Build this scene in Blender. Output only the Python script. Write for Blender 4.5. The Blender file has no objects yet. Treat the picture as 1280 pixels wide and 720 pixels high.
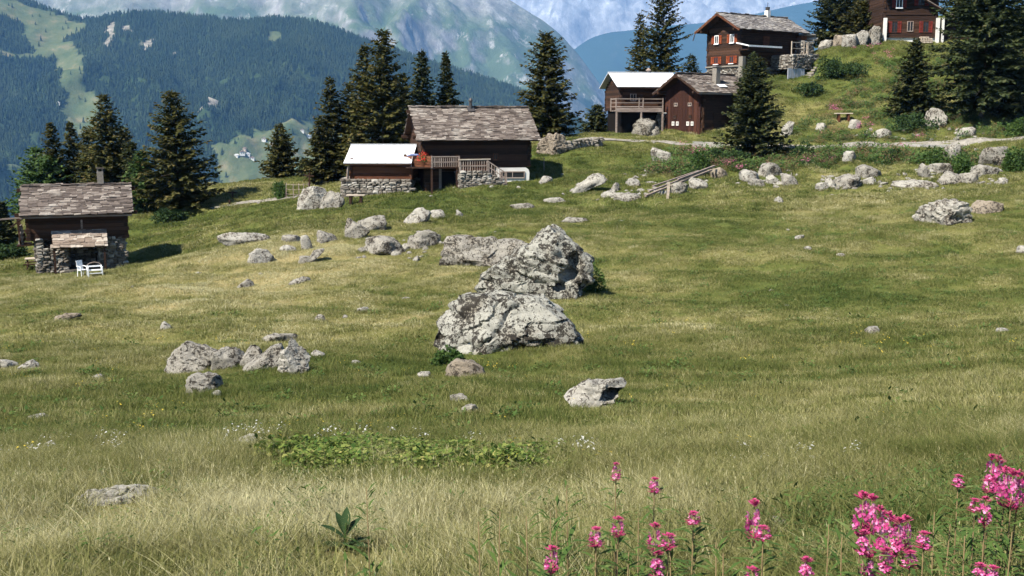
import bpy, bmesh, math, random
import numpy as np
from mathutils import Vector, Matrix, noise as mnoise

random.seed(7)
RS = np.random.RandomState(11)
scene = bpy.context.scene
COL = scene.collection

# ------------------------------------------------------------------ camera
F = 1372.0                     # focal length in pixels of a 1280 wide frame
PITCH = math.atan(210.0 / F)   # the eye level lies 210 px above the frame centre
cam_d = bpy.data.cameras.new("camera")
cam = bpy.data.objects.new("camera", cam_d)
COL.objects.link(cam)
cam_d.sensor_width = 36.0
cam_d.lens = 36.0 * F / 1280.0
cam_d.clip_start = 0.1
cam_d.clip_end = 60000.0
cam.location = (0, 0, 0)
cam.rotation_euler = (math.pi / 2 - PITCH, 0, 0)
scene.camera = cam

# ------------------------------------------------------------------ light
SUN_EL = math.radians(50.0)
SUN_XY = (-0.74, -0.67)                      # horizontal direction towards the sun
_l = math.hypot(*SUN_XY)
SUN = Vector((SUN_XY[0] / _l * math.cos(SUN_EL), SUN_XY[1] / _l * math.cos(SUN_EL), math.sin(SUN_EL)))
world = bpy.data.worlds.new("World")
scene.world = world
world.use_nodes = True
wn = world.node_tree.nodes
bg = wn.get("Background") or wn.new("ShaderNodeBackground")
sky = wn.new("ShaderNodeTexSky")
sky.sky_type = 'NISHITA'
sky.sun_disc = False
sky.sun_elevation = SUN_EL
sky.sun_rotation = math.atan2(SUN.x, SUN.y)
sky.altitude = 1900
world.node_tree.links.new(sky.outputs[0], bg.inputs[0])
bg.inputs[1].default_value = 0.05
sun_d = bpy.data.lights.new("sun", 'SUN')
sun_d.energy = 5.0
sun_d.angle = math.radians(0.5)
sun_d.color = (1.0, 0.95, 0.86)
sun_o = bpy.data.objects.new("sun", sun_d)
COL.objects.link(sun_o)
sun_o.rotation_euler = (-SUN).to_track_quat('-Z', 'Y').to_euler()
sun_o.location = (-40, -10, 60)
scene.view_settings.view_transform = 'Standard'
scene.view_settings.look = 'None'
scene.view_settings.exposure = 1.5
scene.view_settings.gamma = 1.0
scene.cycles.volume_bounces = 0
scene.cycles.max_bounces = 5
scene.cycles.use_adaptive_sampling = True
scene.cycles.adaptive_threshold = .025
scene.cycles.transparent_max_bounces = 8

# ------------------------------------------------------------------ helpers
def ray(px, py):
    """world direction (y component 1) of a pixel of the 1280x720 photograph"""
    a, b = (px - 640.0) / F, (360.0 - py) / F
    cp, sp = math.cos(PITCH), math.sin(PITCH)
    y = cp + b * sp
    z = -sp + b * cp
    return np.array((a / y, 1.0, z / y))

def at(px, py, D):
    return Vector(ray(px, py) * D)

def _h(ix, iy, s):
    n = (ix.astype(np.int64) * 374761393 + iy.astype(np.int64) * 668265263 + s * 982451653) & 0xffffffff
    n = ((n ^ (n >> 13)) * 1274126177) & 0xffffffff
    n = (n ^ (n >> 16)) & 0xffffffff
    return n.astype(np.float64) / 4294967295.0

def vnoise(x, y, s=0):
    ix, iy = np.floor(x), np.floor(y)
    fx, fy = x - ix, y - iy
    def g(dx, dy):
        a = _h(ix + dx, iy + dy, s) * 2 * math.pi
        return np.cos(a) * (fx - dx) + np.sin(a) * (fy - dy)
    u, v = fx ** 3 * (fx * (fx * 6 - 15) + 10), fy ** 3 * (fy * (fy * 6 - 15) + 10)
    return 1.5 * ((g(0, 0) * (1 - u) + g(1, 0) * u) * (1 - v) + (g(0, 1) * (1 - u) + g(1, 1) * u) * v)

def fbm(x, y, o=4, s=0, gain=.5):
    t, a = 0, 1
    for k in range(o):
        t = t + a * vnoise(x * 2 ** k + 17.3 * k, y * 2 ** k - 9.1 * k, s + k)
        a *= gain
    return t

def ridged(x, y, o=5, s=0, gain=.5):
    t, a = 0, 1
    for k in range(o):
        t = t + a * (1 - 2 * np.abs(vnoise(x * 2 ** k + 7.7 * k, y * 2 ** k + 3.1 * k, s + k)))
        a *= gain
    return t

def mesh_from(name, co, faces, smooth=False):
    me = bpy.data.meshes.new(name)
    if isinstance(faces, np.ndarray):
        n, k = faces.shape
        me.vertices.add(len(co)); me.vertices.foreach_set('co', np.asarray(co, dtype=np.float32).ravel())
        me.loops.add(n * k); me.loops.foreach_set('vertex_index', faces.astype(np.int32).ravel())
        me.polygons.add(n)
        me.polygons.foreach_set('loop_start', np.arange(0, n * k, k, dtype=np.int32))
        me.update(calc_edges=True)
    else:
        me.from_pydata([tuple(c) for c in co], [], faces)
        me.update()
    if smooth:
        me.polygons.foreach_set('use_smooth', np.ones(len(me.polygons), dtype=bool))
    return me

def link(name, me, mat=None, parent=None, **props):
    o = bpy.data.objects.new(name, me)
    COL.objects.link(o)
    if mat is not None and me is not None:
        if len(me.materials) == 0:
            me.materials.append(mat)
    if parent is not None:
        o.parent = parent
    for k, v in props.items():
        o[k] = v
    return o

def thing(name, label, cat, loc, rz=0.0, group=None):
    o = bpy.data.objects.new(name, None)
    COL.objects.link(o)
    o.empty_display_size = .3
    o.location = loc
    o.rotation_euler = (0, 0, rz)
    o['label'] = label
    o['category'] = cat
    if group:
        o['group'] = group
    return o

def tag(o, label, cat, group=None):
    o['label'] = label
    o['category'] = cat
    if group:
        o['group'] = group
    return o

def grid_faces(nr, nc):
    i = np.arange(nr - 1)[:, None] * nc + np.arange(nc - 1)[None, :]
    i = i.ravel()
    return np.stack([i, i + 1, i + nc + 1, i + nc], 1)

class MB:
    """collects boxes, bars and slabs into ONE mesh"""
    def __init__(s):
        s.v, s.f = [], []
    def box(s, c, size, rot=None, jit=0.0):
        x, y, z = size[0] / 2, size[1] / 2, size[2] / 2
        b = len(s.v)
        for dx, dy, dz in ((-x, -y, -z), (x, -y, -z), (x, y, -z), (-x, y, -z), (-x, -y, z), (x, -y, z), (x, y, z), (-x, y, z)):
            p = Vector((dx, dy, dz))
            if jit:
                p += Vector((random.uniform(-jit, jit), random.uniform(-jit, jit), random.uniform(-jit, jit)))
            if rot is not None:
                p = rot @ p
            s.v.append(p + Vector(c))
        s.f += [tuple(b + k for k in q) for q in ((0, 3, 2, 1), (4, 5, 6, 7), (0, 1, 5, 4), (1, 2, 6, 5), (2, 3, 7, 6), (3, 0, 4, 7))]
        return s
    def bar(s, p0, p1, w, h=None, n=0):
        p0, p1 = Vector(p0), Vector(p1)
        d = p1 - p0
        q = d.to_track_quat('Z', 'Y').to_matrix()
        if n:
            return s.tube([p0, p1], [w / 2, (h or w) / 2], n)
        return s.box((p0 + p1) / 2, (w, h or w, d.length), q)
    def tube(s, pts, rad, n=8, cap=True):
        b0 = len(s.v)
        pts = [Vector(p) for p in pts]
        for i, p in enumerate(pts):
            d = (pts[min(i + 1, len(pts) - 1)] - pts[max(i - 1, 0)]).normalized()
            a = d.cross(Vector((0.31, 0.95, 0.05)))
            if a.length < .1:
                a = d.cross(Vector((1, 0, 0)))
            a.normalize(); c = d.cross(a)
            for k in range(n):
                t = 2 * math.pi * k / n
                s.v.append(p + (a * math.cos(t) + c * math.sin(t)) * rad[i])
        for i in range(len(pts) - 1):
            for k in range(n):
                s.f.append((b0 + i * n + k, b0 + i * n + (k + 1) % n, b0 + (i + 1) * n + (k + 1) % n, b0 + (i + 1) * n + k))
        if cap:
            s.f.append(tuple(b0 + k for k in reversed(range(n))))
            s.f.append(tuple(b0 + (len(pts) - 1) * n + k for k in range(n)))
        return s
    def poly(s, pts):
        b = len(s.v)
        s.v += [Vector(p) for p in pts]
        s.f.append(tuple(range(b, b + len(pts))))
        return s
    def prism(s, outline, y0, y1):
        """outline in x,z extruded along y"""
        b, n = len(s.v), len(outline)
        for y in (y0, y1):
            for x, z in outline:
                s.v.append(Vector((x, y, z)))
        s.f.append(tuple(b + k for k in range(n)))
        s.f.append(tuple(b + n + k for k in reversed(range(n))))
        for k in range(n):
            s.f.append((b + k, b + n + k, b + n + (k + 1) % n, b + (k + 1) % n))
        return s
    def stone(s, c, size, rz=0.0):
        """a rough 14-face stone"""
        b = len(s.v)
        R = Matrix.Rotation(rz, 3, 'Z')
        for dx, dy, dz in ((-1, -1, -1), (1, -1, -1), (1, 1, -1), (-1, 1, -1), (-1, -1, 1), (1, -1, 1), (1, 1, 1), (-1, 1, 1)):
            k = random.uniform(.62, .95)
            s.v.append(R @ Vector((dx * size[0] / 2 * k, dy * size[1] / 2 * k, dz * size[2] / 2 * random.uniform(.7, .98))) + Vector(c))
        ctr = [(0, -1, 0), (1, 0, 0), (0, 1, 0), (-1, 0, 0), (0, 0, 1)]
        quads = [(0, 1, 5, 4), (1, 2, 6, 5), (2, 3, 7, 6), (3, 0, 4, 7), (4, 5, 6, 7)]
        for (d, q) in zip(ctr, quads):
            m = len(s.v)
            s.v.append(R @ Vector((d[0] * size[0] / 2 + random.uniform(-.1, .1) * size[0], d[1] * size[1] / 2, d[2] * size[2] / 2 + random.uniform(-.1, .1) * size[2])) + Vector(c))
            for i in range(4):
                s.f.append((b + q[i], b + q[(i + 1) % 4], m))
        s.f.append((b + 3, b + 2, b + 1, b))
        return s
    def build(s, name, mat, parent=None, **props):
        me = mesh_from(name, s.v, s.f)
        o = link(name, me, mat, parent, **props)
        return o

# ------------------------------------------------------------------ materials
def new_mat(name, rough=.9, spec=.2):
    m = bpy.data.materials.new(name)
    m.use_nodes = True
    nt = m.node_tree
    b = nt.nodes.get("Principled BSDF")
    b.inputs['Roughness'].default_value = rough
    b.inputs['Specular IOR Level'].default_value = spec
    return m, nt, b

def N(nt, typ, **kw):
    n = nt.nodes.new(typ)
    for k, v in kw.items():
        if k in n.inputs.keys() if isinstance(k, str) else False:
            n.inputs[k].default_value = v
        else:
            setattr(n, k, v)
    return n

def noise_tex(nt, vec, scale, detail=4, rough=.55, dist=0.0):
    n = nt.nodes.new('ShaderNodeTexNoise')
    n.inputs['Scale'].default_value = scale
    n.inputs['Detail'].default_value = detail
    n.inputs['Roughness'].default_value = rough
    n.inputs['Distortion'].default_value = dist
    if vec is not None:
        nt.links.new(vec, n.inputs['Vector'])
    return n.outputs['Fac']

def ramp(nt, fac, stops, interp='LINEAR'):
    r = nt.nodes.new('ShaderNodeValToRGB')
    r.color_ramp.interpolation = interp
    el = r.color_ramp.elements
    while len(el) < len(stops):
        el.new(.5)
    for e, (p, c) in zip(el, stops):
        e.position = p
        e.color = (c[0], c[1], c[2], 1) if not isinstance(c, (int, float)) else (c, c, c, 1)
    nt.links.new(fac, r.inputs[0])
    return r.outputs[0]

def mix(nt, fac, a, b, mode='MIX'):
    m = nt.nodes.new('ShaderNodeMix')
    m.data_type = 'RGBA'
    m.blend_type = mode
    for s, v in ((m.inputs[0], fac), (m.inputs[6], a), (m.inputs[7], b)):
        if hasattr(v, 'is_output') or isinstance(v, bpy.types.NodeSocket):
            nt.links.new(v, s)
        elif isinstance(v, (int, float)):
            s.default_value = v
        else:
            s.default_value = (v[0], v[1], v[2], 1)
    return m.outputs[2]

def bump(nt, bsdf, height, strength=.5, dist=.05):
    b = nt.nodes.new('ShaderNodeBump')
    b.inputs['Strength'].default_value = strength
    b.inputs['Distance'].default_value = dist
    nt.links.new(height, b.inputs['Height'])
    nt.links.new(b.outputs[0], bsdf.inputs['Normal'])
    return b

def wpos(nt):
    return nt.nodes.new('ShaderNodeNewGeometry').outputs['Position']
def opos(nt):
    return nt.nodes.new('ShaderNodeTexCoord').outputs['Object']
def attr(nt, name, out='Fac', typ='GEOMETRY'):
    a = nt.nodes.new('ShaderNodeAttribute')
    a.attribute_name = name
    a.attribute_type = typ
    return a.outputs[out]

# ------------------------------------------------------------------ the meadow terrain
CP = [(-420, 720, 5.2), (0, 720, 4.8), (640, 720, 4.5), (1280, 720, 4.2), (1700, 720, 4.0),
      (0, 650, 6.8), (640, 650, 6.5), (1280, 650, 6.0), (0, 590, 9.2), (640, 590, 9.0), (1280, 590, 8.0),
      (0, 563, 11.2), (320, 562, 11.3), (640, 562, 11.0), (960, 560, 10.6), (1280, 545, 10.0), (1600, 540, 10.0),
      (0, 545, 14.3), (320, 543, 14.2), (640, 545, 14.0), (960, 540, 13.6), (1280, 522, 13.6),
      (-300, 500, 20), (0, 500, 20), (320, 500, 20), (640, 500, 19.5), (960, 495, 19.5), (1280, 480, 19.0), (1600, 470, 19),
      (-300, 455, 28), (0, 450, 28), (320, 450, 28), (640, 450, 27), (960, 445, 26.5), (1280, 430, 26),
      (0, 400, 38.5), (320, 395, 38), (640, 400, 36), (960, 390, 36), (1280, 380, 35), (1700, 360, 35),
      (-200, 370, 52), (0, 352, 54), (320, 350, 50), (640, 350, 46), (960, 340, 46), (1280, 330, 45),
      (40, 342, 60), (110, 341, 61.5), (165, 333, 64), (320, 310, 57), (640, 300, 56), (960, 290, 56), (1280, 280, 54),
      (0, 318, 72), (210, 296, 72), (240, 270, 80), (170, 275, 80), (340, 275, 68), (400, 262, 71), (300, 240, 86),
      (330, 226, 95), (430, 224, 91), (470, 240, 77), (545, 241, 75), (625, 229, 77), (690, 205, 83), (640, 262, 67),
      (840, 245, 70), (760, 215, 80), (1000, 232, 71), (1280, 222, 68), (900, 205, 82), (1280, 190, 80), (1150, 205, 78),
      (720, 172, 93), (780, 178, 92), (900, 182, 90), (1000, 182, 89), (1100, 182, 88), (1200, 180, 87), (740, 168, 100),
      (870, 167, 95), (800, 163, 99), (820, 158, 104), (1000, 140, 98), (1100, 130, 98), (1180, 158, 91), (1280, 152, 90),
      (960, 98, 107), (1062, 58, 111), (1038, 70, 110), (1025, 92, 109), (1110, 56, 112), (1180, 55, 112), (1290, 90, 106), (920, 98, 109)]
CPW = [at(*c) for c in CP]
CPW += [Vector(p) for p in ((0, -12, 1.5), (-14, -10, 1.0), (14, -10, 1.5), (0, 0, -1.15), (6, 0, -1.1), (-6, 0, -1.3),
        (-80, 60, -11), (-85, 90, -17), (-52, 86, -10), (-60, 106, -20), (-45, 108, -15), (-27, 112, -9.5), (-25, 135, -24), (-60, 140, -44), (-85, 140, -50),
        (-10, 108, -6), (-8, 135, -18), (8, 118, -6), (10, 140, -18), (18, 118, -2.5), (20, 140, -12),
        (30, 128, 3.5), (38, 128, 8.5), (55, 135, 12.5), (70, 125, 11), (85, 110, 9), (72, 85, 1.5), (70, 60, -3), (90, 140, 13),
        (50, 40, -4.5), (-45, 35, -8), (-30, 20, -5.5), (30, 18, -4.0))]
_P = np.array(CPW)[:, :2] / 50.0
_Z = np.array(CPW)[:, 2]
def _U(r2):
    return .5 * r2 * np.log(np.maximum(r2, 1e-12))
def _tps():
    n = len(_P)
    K = _U(((_P[:, None] - _P[None]) ** 2).sum(-1)) + np.eye(n) * 2e-5
    Q = np.hstack([np.ones((n, 1)), _P])
    A = np.block([[K, Q], [Q.T, np.zeros((3, 3))]])
    return np.linalg.solve(A, np.concatenate([_Z, np.zeros(3)]))
_W = _tps()
def terrain(x, y):
    x = np.asarray(x, dtype=float); y = np.asarray(y, dtype=float)
    sh = x.shape
    X = np.stack([x.ravel(), y.ravel()], 1) / 50.0
    z = np.empty(len(X))
    for s in range(0, len(X), 20000):
        q = X[s:s + 20000]
        z[s:s + 20000] = _U(((q[:, None] - _P[None]) ** 2).sum(-1)) @ _W[:-3] + _W[-3] + q @ _W[-2:]
    x, y = x.ravel(), y.ravel()
    w = np.clip((y - 9) / 15, 0, 1)
    z = z + (.16 * vnoise(x / 6.5, y / 6.5, 3) + .07 * vnoise(x / 2.3, y / 2.3, 4)) * (.25 + .75 * w) + .03 * vnoise(x / .8, y / .8, 5)
    # cattle terraces that run across the slope
    ter = vnoise(x / 17 + .35 * vnoise(x / 5, y / 5, 12), (y + .32 * x) / 2.6, 11) * .17 + vnoise(x / 9, (y + .25 * x) / 1.2, 14) * .06
    z = z + (ter + .14 * vnoise(x / 3.4, y / 3.0, 13)) * w
    # hummocks on the rough bank under the road
    bank = np.clip((x - 8) / 12, 0, 1) * np.exp(-((y - 79) / 7.0) ** 2)
    z = z + bank * (.5 * fbm(x / 3.2, y / 3.2, 3, 21))
    return z.reshape(sh)
def tz(x, y):
    return float(terrain(np.array([x]), np.array([y]))[0])
_Dgrid = np.concatenate([np.geomspace(2.5, 150, 700)])
_cast_cache = {}
def cast(px, py, dmin=2.5):
    """where the ray of a pixel meets the terrain first"""
    r = ray(px, py)
    D = _Dgrid[_Dgrid >= dmin]
    h = r[2] * D - terrain(r[0] * D, D)
    i = np.argmax(h < 0) if (h < 0).any() else len(D) - 1
    if i > 0 and h[i] < 0:
        t = h[i - 1] / (h[i - 1] - h[i])
        d = D[i - 1] + t * (D[i] - D[i - 1])
    else:
        d = D[i]
    return Vector(r * d)

# ------------------------------------------------------------------ where the meadow is dry (1) or lush (0)
_DRY = [(c[0], c[1], c[2], c[3], cast(c[0], c[1])) for c in (
    (300, 640, 1.0, .20), (640, 640, 1.0, .20), (100, 690, 1.0, .08), (500, 700, 1.0, .14), (880, 640, .9, .10), (1150, 690, .8, -.22), (1250, 650, .8, -.18),
    (640, 530, 2.5, -.05), (200, 535, 2.5, -.06), (1000, 525, 2.5, -.03), (60, 520, 3, -.04),
    (150, 400, 7, .12), (500, 360, 6, .10), (420, 320, 7, .18), (240, 330, 7, .14), (60, 370, 6, .08), (300, 420, 4, .14),
    (900, 300, 7, -.05), (1000, 360, 6, -.12), (870, 400, 5, .06), (1200, 420, 6, .10), (1150, 500, 5, .08), (800, 340, 5, .12), (1250, 300, 6, .10), (760, 300, 6, -.04),
    (600, 250, 5, -.16), (500, 250, 4, -.12), (700, 205, 5, -.18), (780, 262, 6, -.06), (300, 240, 6, .16), (200, 285, 5, -.12),
    (760, 172, 5, .05), (1000, 145, 6, .12), (1060, 100, 5, -.14), (1150, 80, 6, -.06), (980, 255, 7, .06), (1200, 240, 7, .08), (600, 450, 3, -.08), (760, 450, 4, -.08))]
def dryness(x, y):
    d = .45 - .045 * np.clip((y - 12) / 12, 0, 1) + .15 * fbm(x / 7.5, y / 4.5, 3, 55) + .15 * fbm(x / 2.1, y / 1.3, 3, 56)
    for _, _, s, a, p in _DRY:
        d = d + a * np.exp(-((x - p.x) / (s * 1.7)) ** 2 - ((y - p.y) / s) ** 2)
    return np.clip(d, .05, .95)
M = {}
def soil_mat():
    m, nt, b = new_mat('meadow_soil', .95, .05)
    p = wpos(nt)
    a = nt.nodes.new('ShaderNodeMath'); a.operation = 'MULTIPLY_ADD'
    nt.links.new(noise_tex(nt, p, 3.0, 5, .7), a.inputs[0]); a.inputs[1].default_value = .5; nt.links.new(attr(nt, 'dry'), a.inputs[2])
    c = ramp(nt, a.outputs[0], [(.35, (.050, .070, .016)), (.6, (.095, .110, .028)), (.8, (.16, .15, .050)), (1.0, (.26, .21, .095))])
    nt.links.new(c, b.inputs['Base Color'])
    bump(nt, b, noise_tex(nt, p, 9, 5, .7), .8, .12)
    return m
M['soil'] = soil_mat()

# ------------------------------------------------------------------ meadow sheet
def build_terrain():
    ys = np.concatenate([np.linspace(-12, 2.0, 24), np.geomspace(2.2, 150, 430)])
    ts = np.linspace(-1, 1, 420)
    ts = np.sign(ts) * np.abs(ts) ** 1.25
    Y = np.repeat(ys[:, None], len(ts), 1)
    X = ts[None, :] * (np.maximum(Y, 2) * .78 + 9)
    Z = terrain(X, Y)
    co = np.stack([X, Y, Z], -1).reshape(-1, 3)
    me = mesh_from('meadow', co, grid_faces(len(ys), len(ts)), True)
    a = me.attributes.new('dry', 'FLOAT', 'POINT'); a.data.foreach_set('value', dryness(X.ravel(), Y.ravel()).astype(np.float32))
    link('meadow', me, M['soil'], kind='structure')
build_terrain()

# ------------------------------------------------------------------ valley and mountains
def interp_px(pts, D):
    """silhouette given in pixels -> (x, z) in metres at distance D"""
    w = np.array([at(px, py, D) for px, py in pts])
    return w[:, 0], w[:, 2]

class Mountain:
    def __init__(s, sil, D, slope, amp, scale, seed, sharp=.5, back=.35, curve=0.0):
        s.D, s.slope, s.amp, s.scale, s.seed, s.back = D, slope, amp, scale, seed, back
        s.sx, s.sz = interp_px(sil, D)
        s.sharp = sharp
        s.curve = curve
    def z(s, x, y):
        r = np.interp(x, s.sx, s.sz)
        # soften the corners of the drawn ridge
        for k in (.004, .009):
            r = .34 * r + .33 * np.interp(x + k * s.D, s.sx, s.sz) + .33 * np.interp(x - k * s.D, s.sx, s.sz)
        t = s.D - y
        near = np.clip(np.abs(t) / (s.scale * 1.2), 0, 1)
        f = s.slope * np.maximum(t, 0) + s.back * np.maximum(-t, 0)
        n = ridged(x / s.scale, y / (s.scale * 1.7), 6, s.seed, s.sharp) * s.amp
        n2 = fbm(x / s.scale * 4, y / s.scale * 4, 4, s.seed + 9) * s.amp * .16
        return r - f + (n - s.amp * .6) * near + n2 * (.15 + .85 * near)
    def mesh(s, name, px0, px1, run, nx, ny, back=.25, y_exp=1.0):
        x0, x1 = (px0 - 640) / F * s.D, (px1 - 640) / F * s.D
        xs = np.linspace(x0, x1, nx)
        ys = np.concatenate([s.D - run * np.linspace(1, 0, ny) ** y_exp, s.D + run * back * np.linspace(.1, 1, 10)])
        X, Y = np.meshgrid(xs, ys)
        Z = s.z(X, Y)
        return mesh_from(name, np.stack([X, Y, Z], -1).reshape(-1, 3), grid_faces(len(ys), nx), True)
    def cast(s, px, py):
        r = ray(px, py)
        D = np.linspace(s.D * .3, s.D, 1500)
        h = r[2] * D - s.z(r[0] * D, D)
        i = np.argmax(h < 0) if (h < 0).any() else len(D) - 1
        return Vector(r * D[i])

HILL = Mountain([(-900, -140), (-300, -80), (-60, -35), (30, -2), (70, 16), (112, 27), (135, 21), (160, 15), (200, 17), (250, 21), (300, 27), (350, 22), (400, 28), (440, 45),
                 (470, 55), (520, 71), (600, 96), (650, 113), (700, 138), (760, 172), (900, 250), (1300, 420)], 3600, .46, 60, 420, 5, back=.5)
ROCK = Mountain([(-900, -160), (100, -70), (300, -60), (480, -75), (560, -40), (620, -12), (640, 1), (665, 17), (692, 34), (712, 55), (735, 84),
                 (757, 116), (775, 150), (820, 205), (1000, 330), (1400, 500)], 7400, .62, 210, 1000, 31, .52, back=.6)
BLUE = Mountain([(300, 260), (560, 160), (680, 95), (722, 56), (750, 42), (800, 36), (840, 32), (880, 29), (930, 20), (1000, 5), (1200, -30), (1700, -120)],
                11000, .62, 220, 1500, 47, back=.6)
PEAK = Mountain([(-400, -120), (300, -90), (520, -60), (640, -45), (760, -60), (860, -40), (950, -70), (1100, -120), (1500, -160)], 15500, .75, 520, 1900, 53, .55, back=.8)

def poly_mask(px, py, poly):
    inside = np.zeros(px.shape, bool)
    j = len(poly) - 1
    for i in range(len(poly)):
        (xi, yi), (xj, yj) = poly[i], poly[j]
        c = ((yi > py) != (yj > py)) & (px < (xj - xi) * (py - yi) / ((yj - yi) or 1e-9) + xi)
        inside ^= c
        j = i
    return inside

# clearings of the forested hill, drawn as outlines on the map (x, y in metres) of that hill
def on_hill(pts):
    return [tuple(HILL.cast(*p)[:2]) for p in pts]
CLEAR = [on_hill([(12, 2), (40, 6), (75, 18), (110, 30), (104, 40), (84, 46), (80, 52), (98, 62), (106, 72), (104, 92), (112, 108), (122, 120), (128, 140), (126, 165), (120, 180),
                  (92, 172), (86, 155), (76, 138), (84, 118), (78, 105), (66, 98), (76, 92), (68, 78), (44, 70), (36, 55), (26, 34), (10, 22), (-20, 14), (-40, -10)]),
         on_hill([(-40, 64), (0, 65), (22, 66), (46, 65), (44, 70), (20, 72), (0, 71), (-40, 71)]),
         on_hill([(268, 182), (300, 172), (345, 160), (378, 155), (410, 158), (440, 168), (450, 235), (265, 235)]),
         on_hill([(334, 42), (345, 38), (352, 46), (348, 52), (336, 50)]),
         on_hill([(0, 218), (14, 205), (34, 196), (60, 190), (62, 214), (30, 222), (-20, 235)])]
CLIFF = [on_hill([(130, 38), (142, 28), (146, 36), (140, 58), (131, 60)]), on_hill([(151, 35), (164, 31), (164, 40), (152, 42)]),
         on_hill([(177, 60), (182, 48), (192, 44), (194, 54), (186, 62)]), on_hill([(252, 133), (268, 123), (274, 130), (255, 137)]),
         on_hill([(229, 82), (233, 81), (233, 88), (229, 87)]), on_hill([(216, 66), (220, 65), (220, 70), (216, 70)])]
def hill_masks(x, y):
    wx = x + 14 * vnoise(x / 40, y / 40, 77); wy = y + 26 * vnoise(x / 40, y / 60, 78)
    c = np.zeros(x.shape, bool); k = np.zeros(x.shape, bool)
    for p in CLEAR:
        c |= poly_mask(wx, wy, p)
    for p in CLIFF:
        k |= poly_mask(wx, wy, p)
    return c, k

def hill_mat():
    m, nt, b = new_mat('forest_hill', .95, .05)
    p = wpos(nt)
    n = noise_tex(nt, p, .02, 5, .6)
    g = ramp(nt, n, [(.35, (.060, .085, .038)), (.55, (.095, .110, .05)), (.7, (.165, .145, .08))])
    u = noise_tex(nt, p, .05, 4, .7)
    dark = ramp(nt, u, [(.3, (.018, .034, .016)), (.7, (.04, .06, .024))])
    c = mix(nt, attr(nt, 'clearing'), dark, g)
    rk = ramp(nt, noise_tex(nt, p, .06, 5, .7), [(.35, (.10, .09, .07)), (.6, (.28, .255, .21))])
    c = mix(nt, attr(nt, 'cliff'), c, rk)
    nt.links.new(c, b.inputs['Base Color'])
    bump(nt, b, u, .7, 6)
    return m
def forest_tree_mat(name, c0, c1):
    m, nt, b = new_mat(name, .9, .1)
    rnd = nt.nodes.new('ShaderNodeObjectInfo').outputs['Random']
    big = noise_tex(nt, wpos(nt), .006, 3, .6)
    c = ramp(nt, rnd, [(0, c0), (1, c1)])
    c = mix(nt, ramp(nt, big, [(.42, 0), (.65, 1)]), c, mix(nt, .35, c, (.06, .08, .03)))
    nt.links.new(c, b.inputs['Base Color'])
    return m

def rocky_mat(name, rock, meadow, forest, rock_lo, rock_hi, treeline, snow=False, grain=1.0, streak=1.0):
    m, nt, b = new_mat(name, .95, .05)
    geo = nt.nodes.new('ShaderNodeNewGeometry')
    p = geo.outputs['Position']
    sep = nt.nodes.new('ShaderNodeSeparateXYZ'); nt.links.new(p, sep.inputs[0])
    nz = nt.nodes.new('ShaderNodeSeparateXYZ'); nt.links.new(geo.outputs['Normal'], nz.inputs[0])
    n1 = noise_tex(nt, p, .0016 * grain, 8, .66)
    n2 = noise_tex(nt, p, .006 * grain, 9, .72)
    # streaks that run down the fall line
    mp = nt.nodes.new('ShaderNodeMapping'); mp.inputs['Scale'].default_value = (.011 * grain, .0045 * grain, .0055 * grain)
    nt.links.new(p, mp.inputs['Vector'])
    st = noise_tex(nt, mp.outputs[0], 1.0, 8, .74, .25)
    rk = ramp(nt, n2, [(.3, rock_lo), (.55, rock), (.75, rock_hi)])
    rk = mix(nt, ramp(nt, st, [(.45, 0), (.68, 1)]), rk, rock_hi)
    md = ramp(nt, n2, [(.3, tuple(.75 * v for v in meadow)), (.7, meadow)])
    # height above the treeline with a ragged edge
    h = nt.nodes.new('ShaderNodeMath'); h.operation = 'MULTIPLY_ADD'
    nt.links.new(n1, h.inputs[0]); h.inputs[1].default_value = 900.0; nt.links.new(sep.outputs[2], h.inputs[2])
    def step(lo, hi):
        mr = nt.nodes.new('ShaderNodeMapRange'); mr.inputs[1].default_value = lo; mr.inputs[2].default_value = hi
        nt.links.new(h.outputs[0], mr.inputs[0]); return mr.outputs[0]
    c = mix(nt, step(treeline + 420, treeline + 480), forest, md)
    c = mix(nt, ramp(nt, st, [(.56, 0), (.66, streak)]), c, rk)
    steep = ramp(nt, nz.outputs[2], [(.50, 1), (.70, 0)])
    c = mix(nt, steep, c, rk) if streak > .5 else c
    c = mix(nt, step(treeline + 850, treeline + 1150), c, rk)
    if snow:
        sn = ramp(nt, noise_tex(nt, mp.outputs[0], .45, 9, .76, .2), [(.56, 0), (.70, .6)])
        c = mix(nt, sn, c, (.8, .82, .85))
    nt.links.new(c, b.inputs['Base Color'])
    bump(nt, b, n2, .8, 40 / grain)
    return m

me = HILL.mesh('forested_hillside', -700, 1250, 1900, 420, 240)
co = np.empty(len(me.vertices) * 3, np.float32); me.vertices.foreach_get('co', co); co = co.reshape(-1, 3).astype(float)
cl, kf = hill_masks(co[:, 0], co[:, 1])
for nm, msk in (('clearing', cl), ('cliff', kf)):
    a = me.attributes.new(nm, 'FLOAT', 'POINT'); a.data.foreach_set('value', msk.astype(np.float32))
link('forested_hillside', me, hill_mat(), kind='structure')
link('rocky_mountain', ROCK.mesh('rocky_mountain', -700, 1300, 4200, 420, 260),
     rocky_mat('alpine_rock', (.22, .21, .195), (.085, .12, .055), (.022, .042, .024), (.12, .12, .11), (.40, .385, .36), 150), kind='structure')
link('wooded_mountain', BLUE.mesh('wooded_mountain', 200, 1700, 4000, 300, 160),
     rocky_mat('far_woods', (.20, .22, .2), (.05, .08, .04), (.028, .05, .03), (.1, .12, .1), (.3, .3, .28), 1500, grain=.8, streak=.06), kind='structure')
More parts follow.
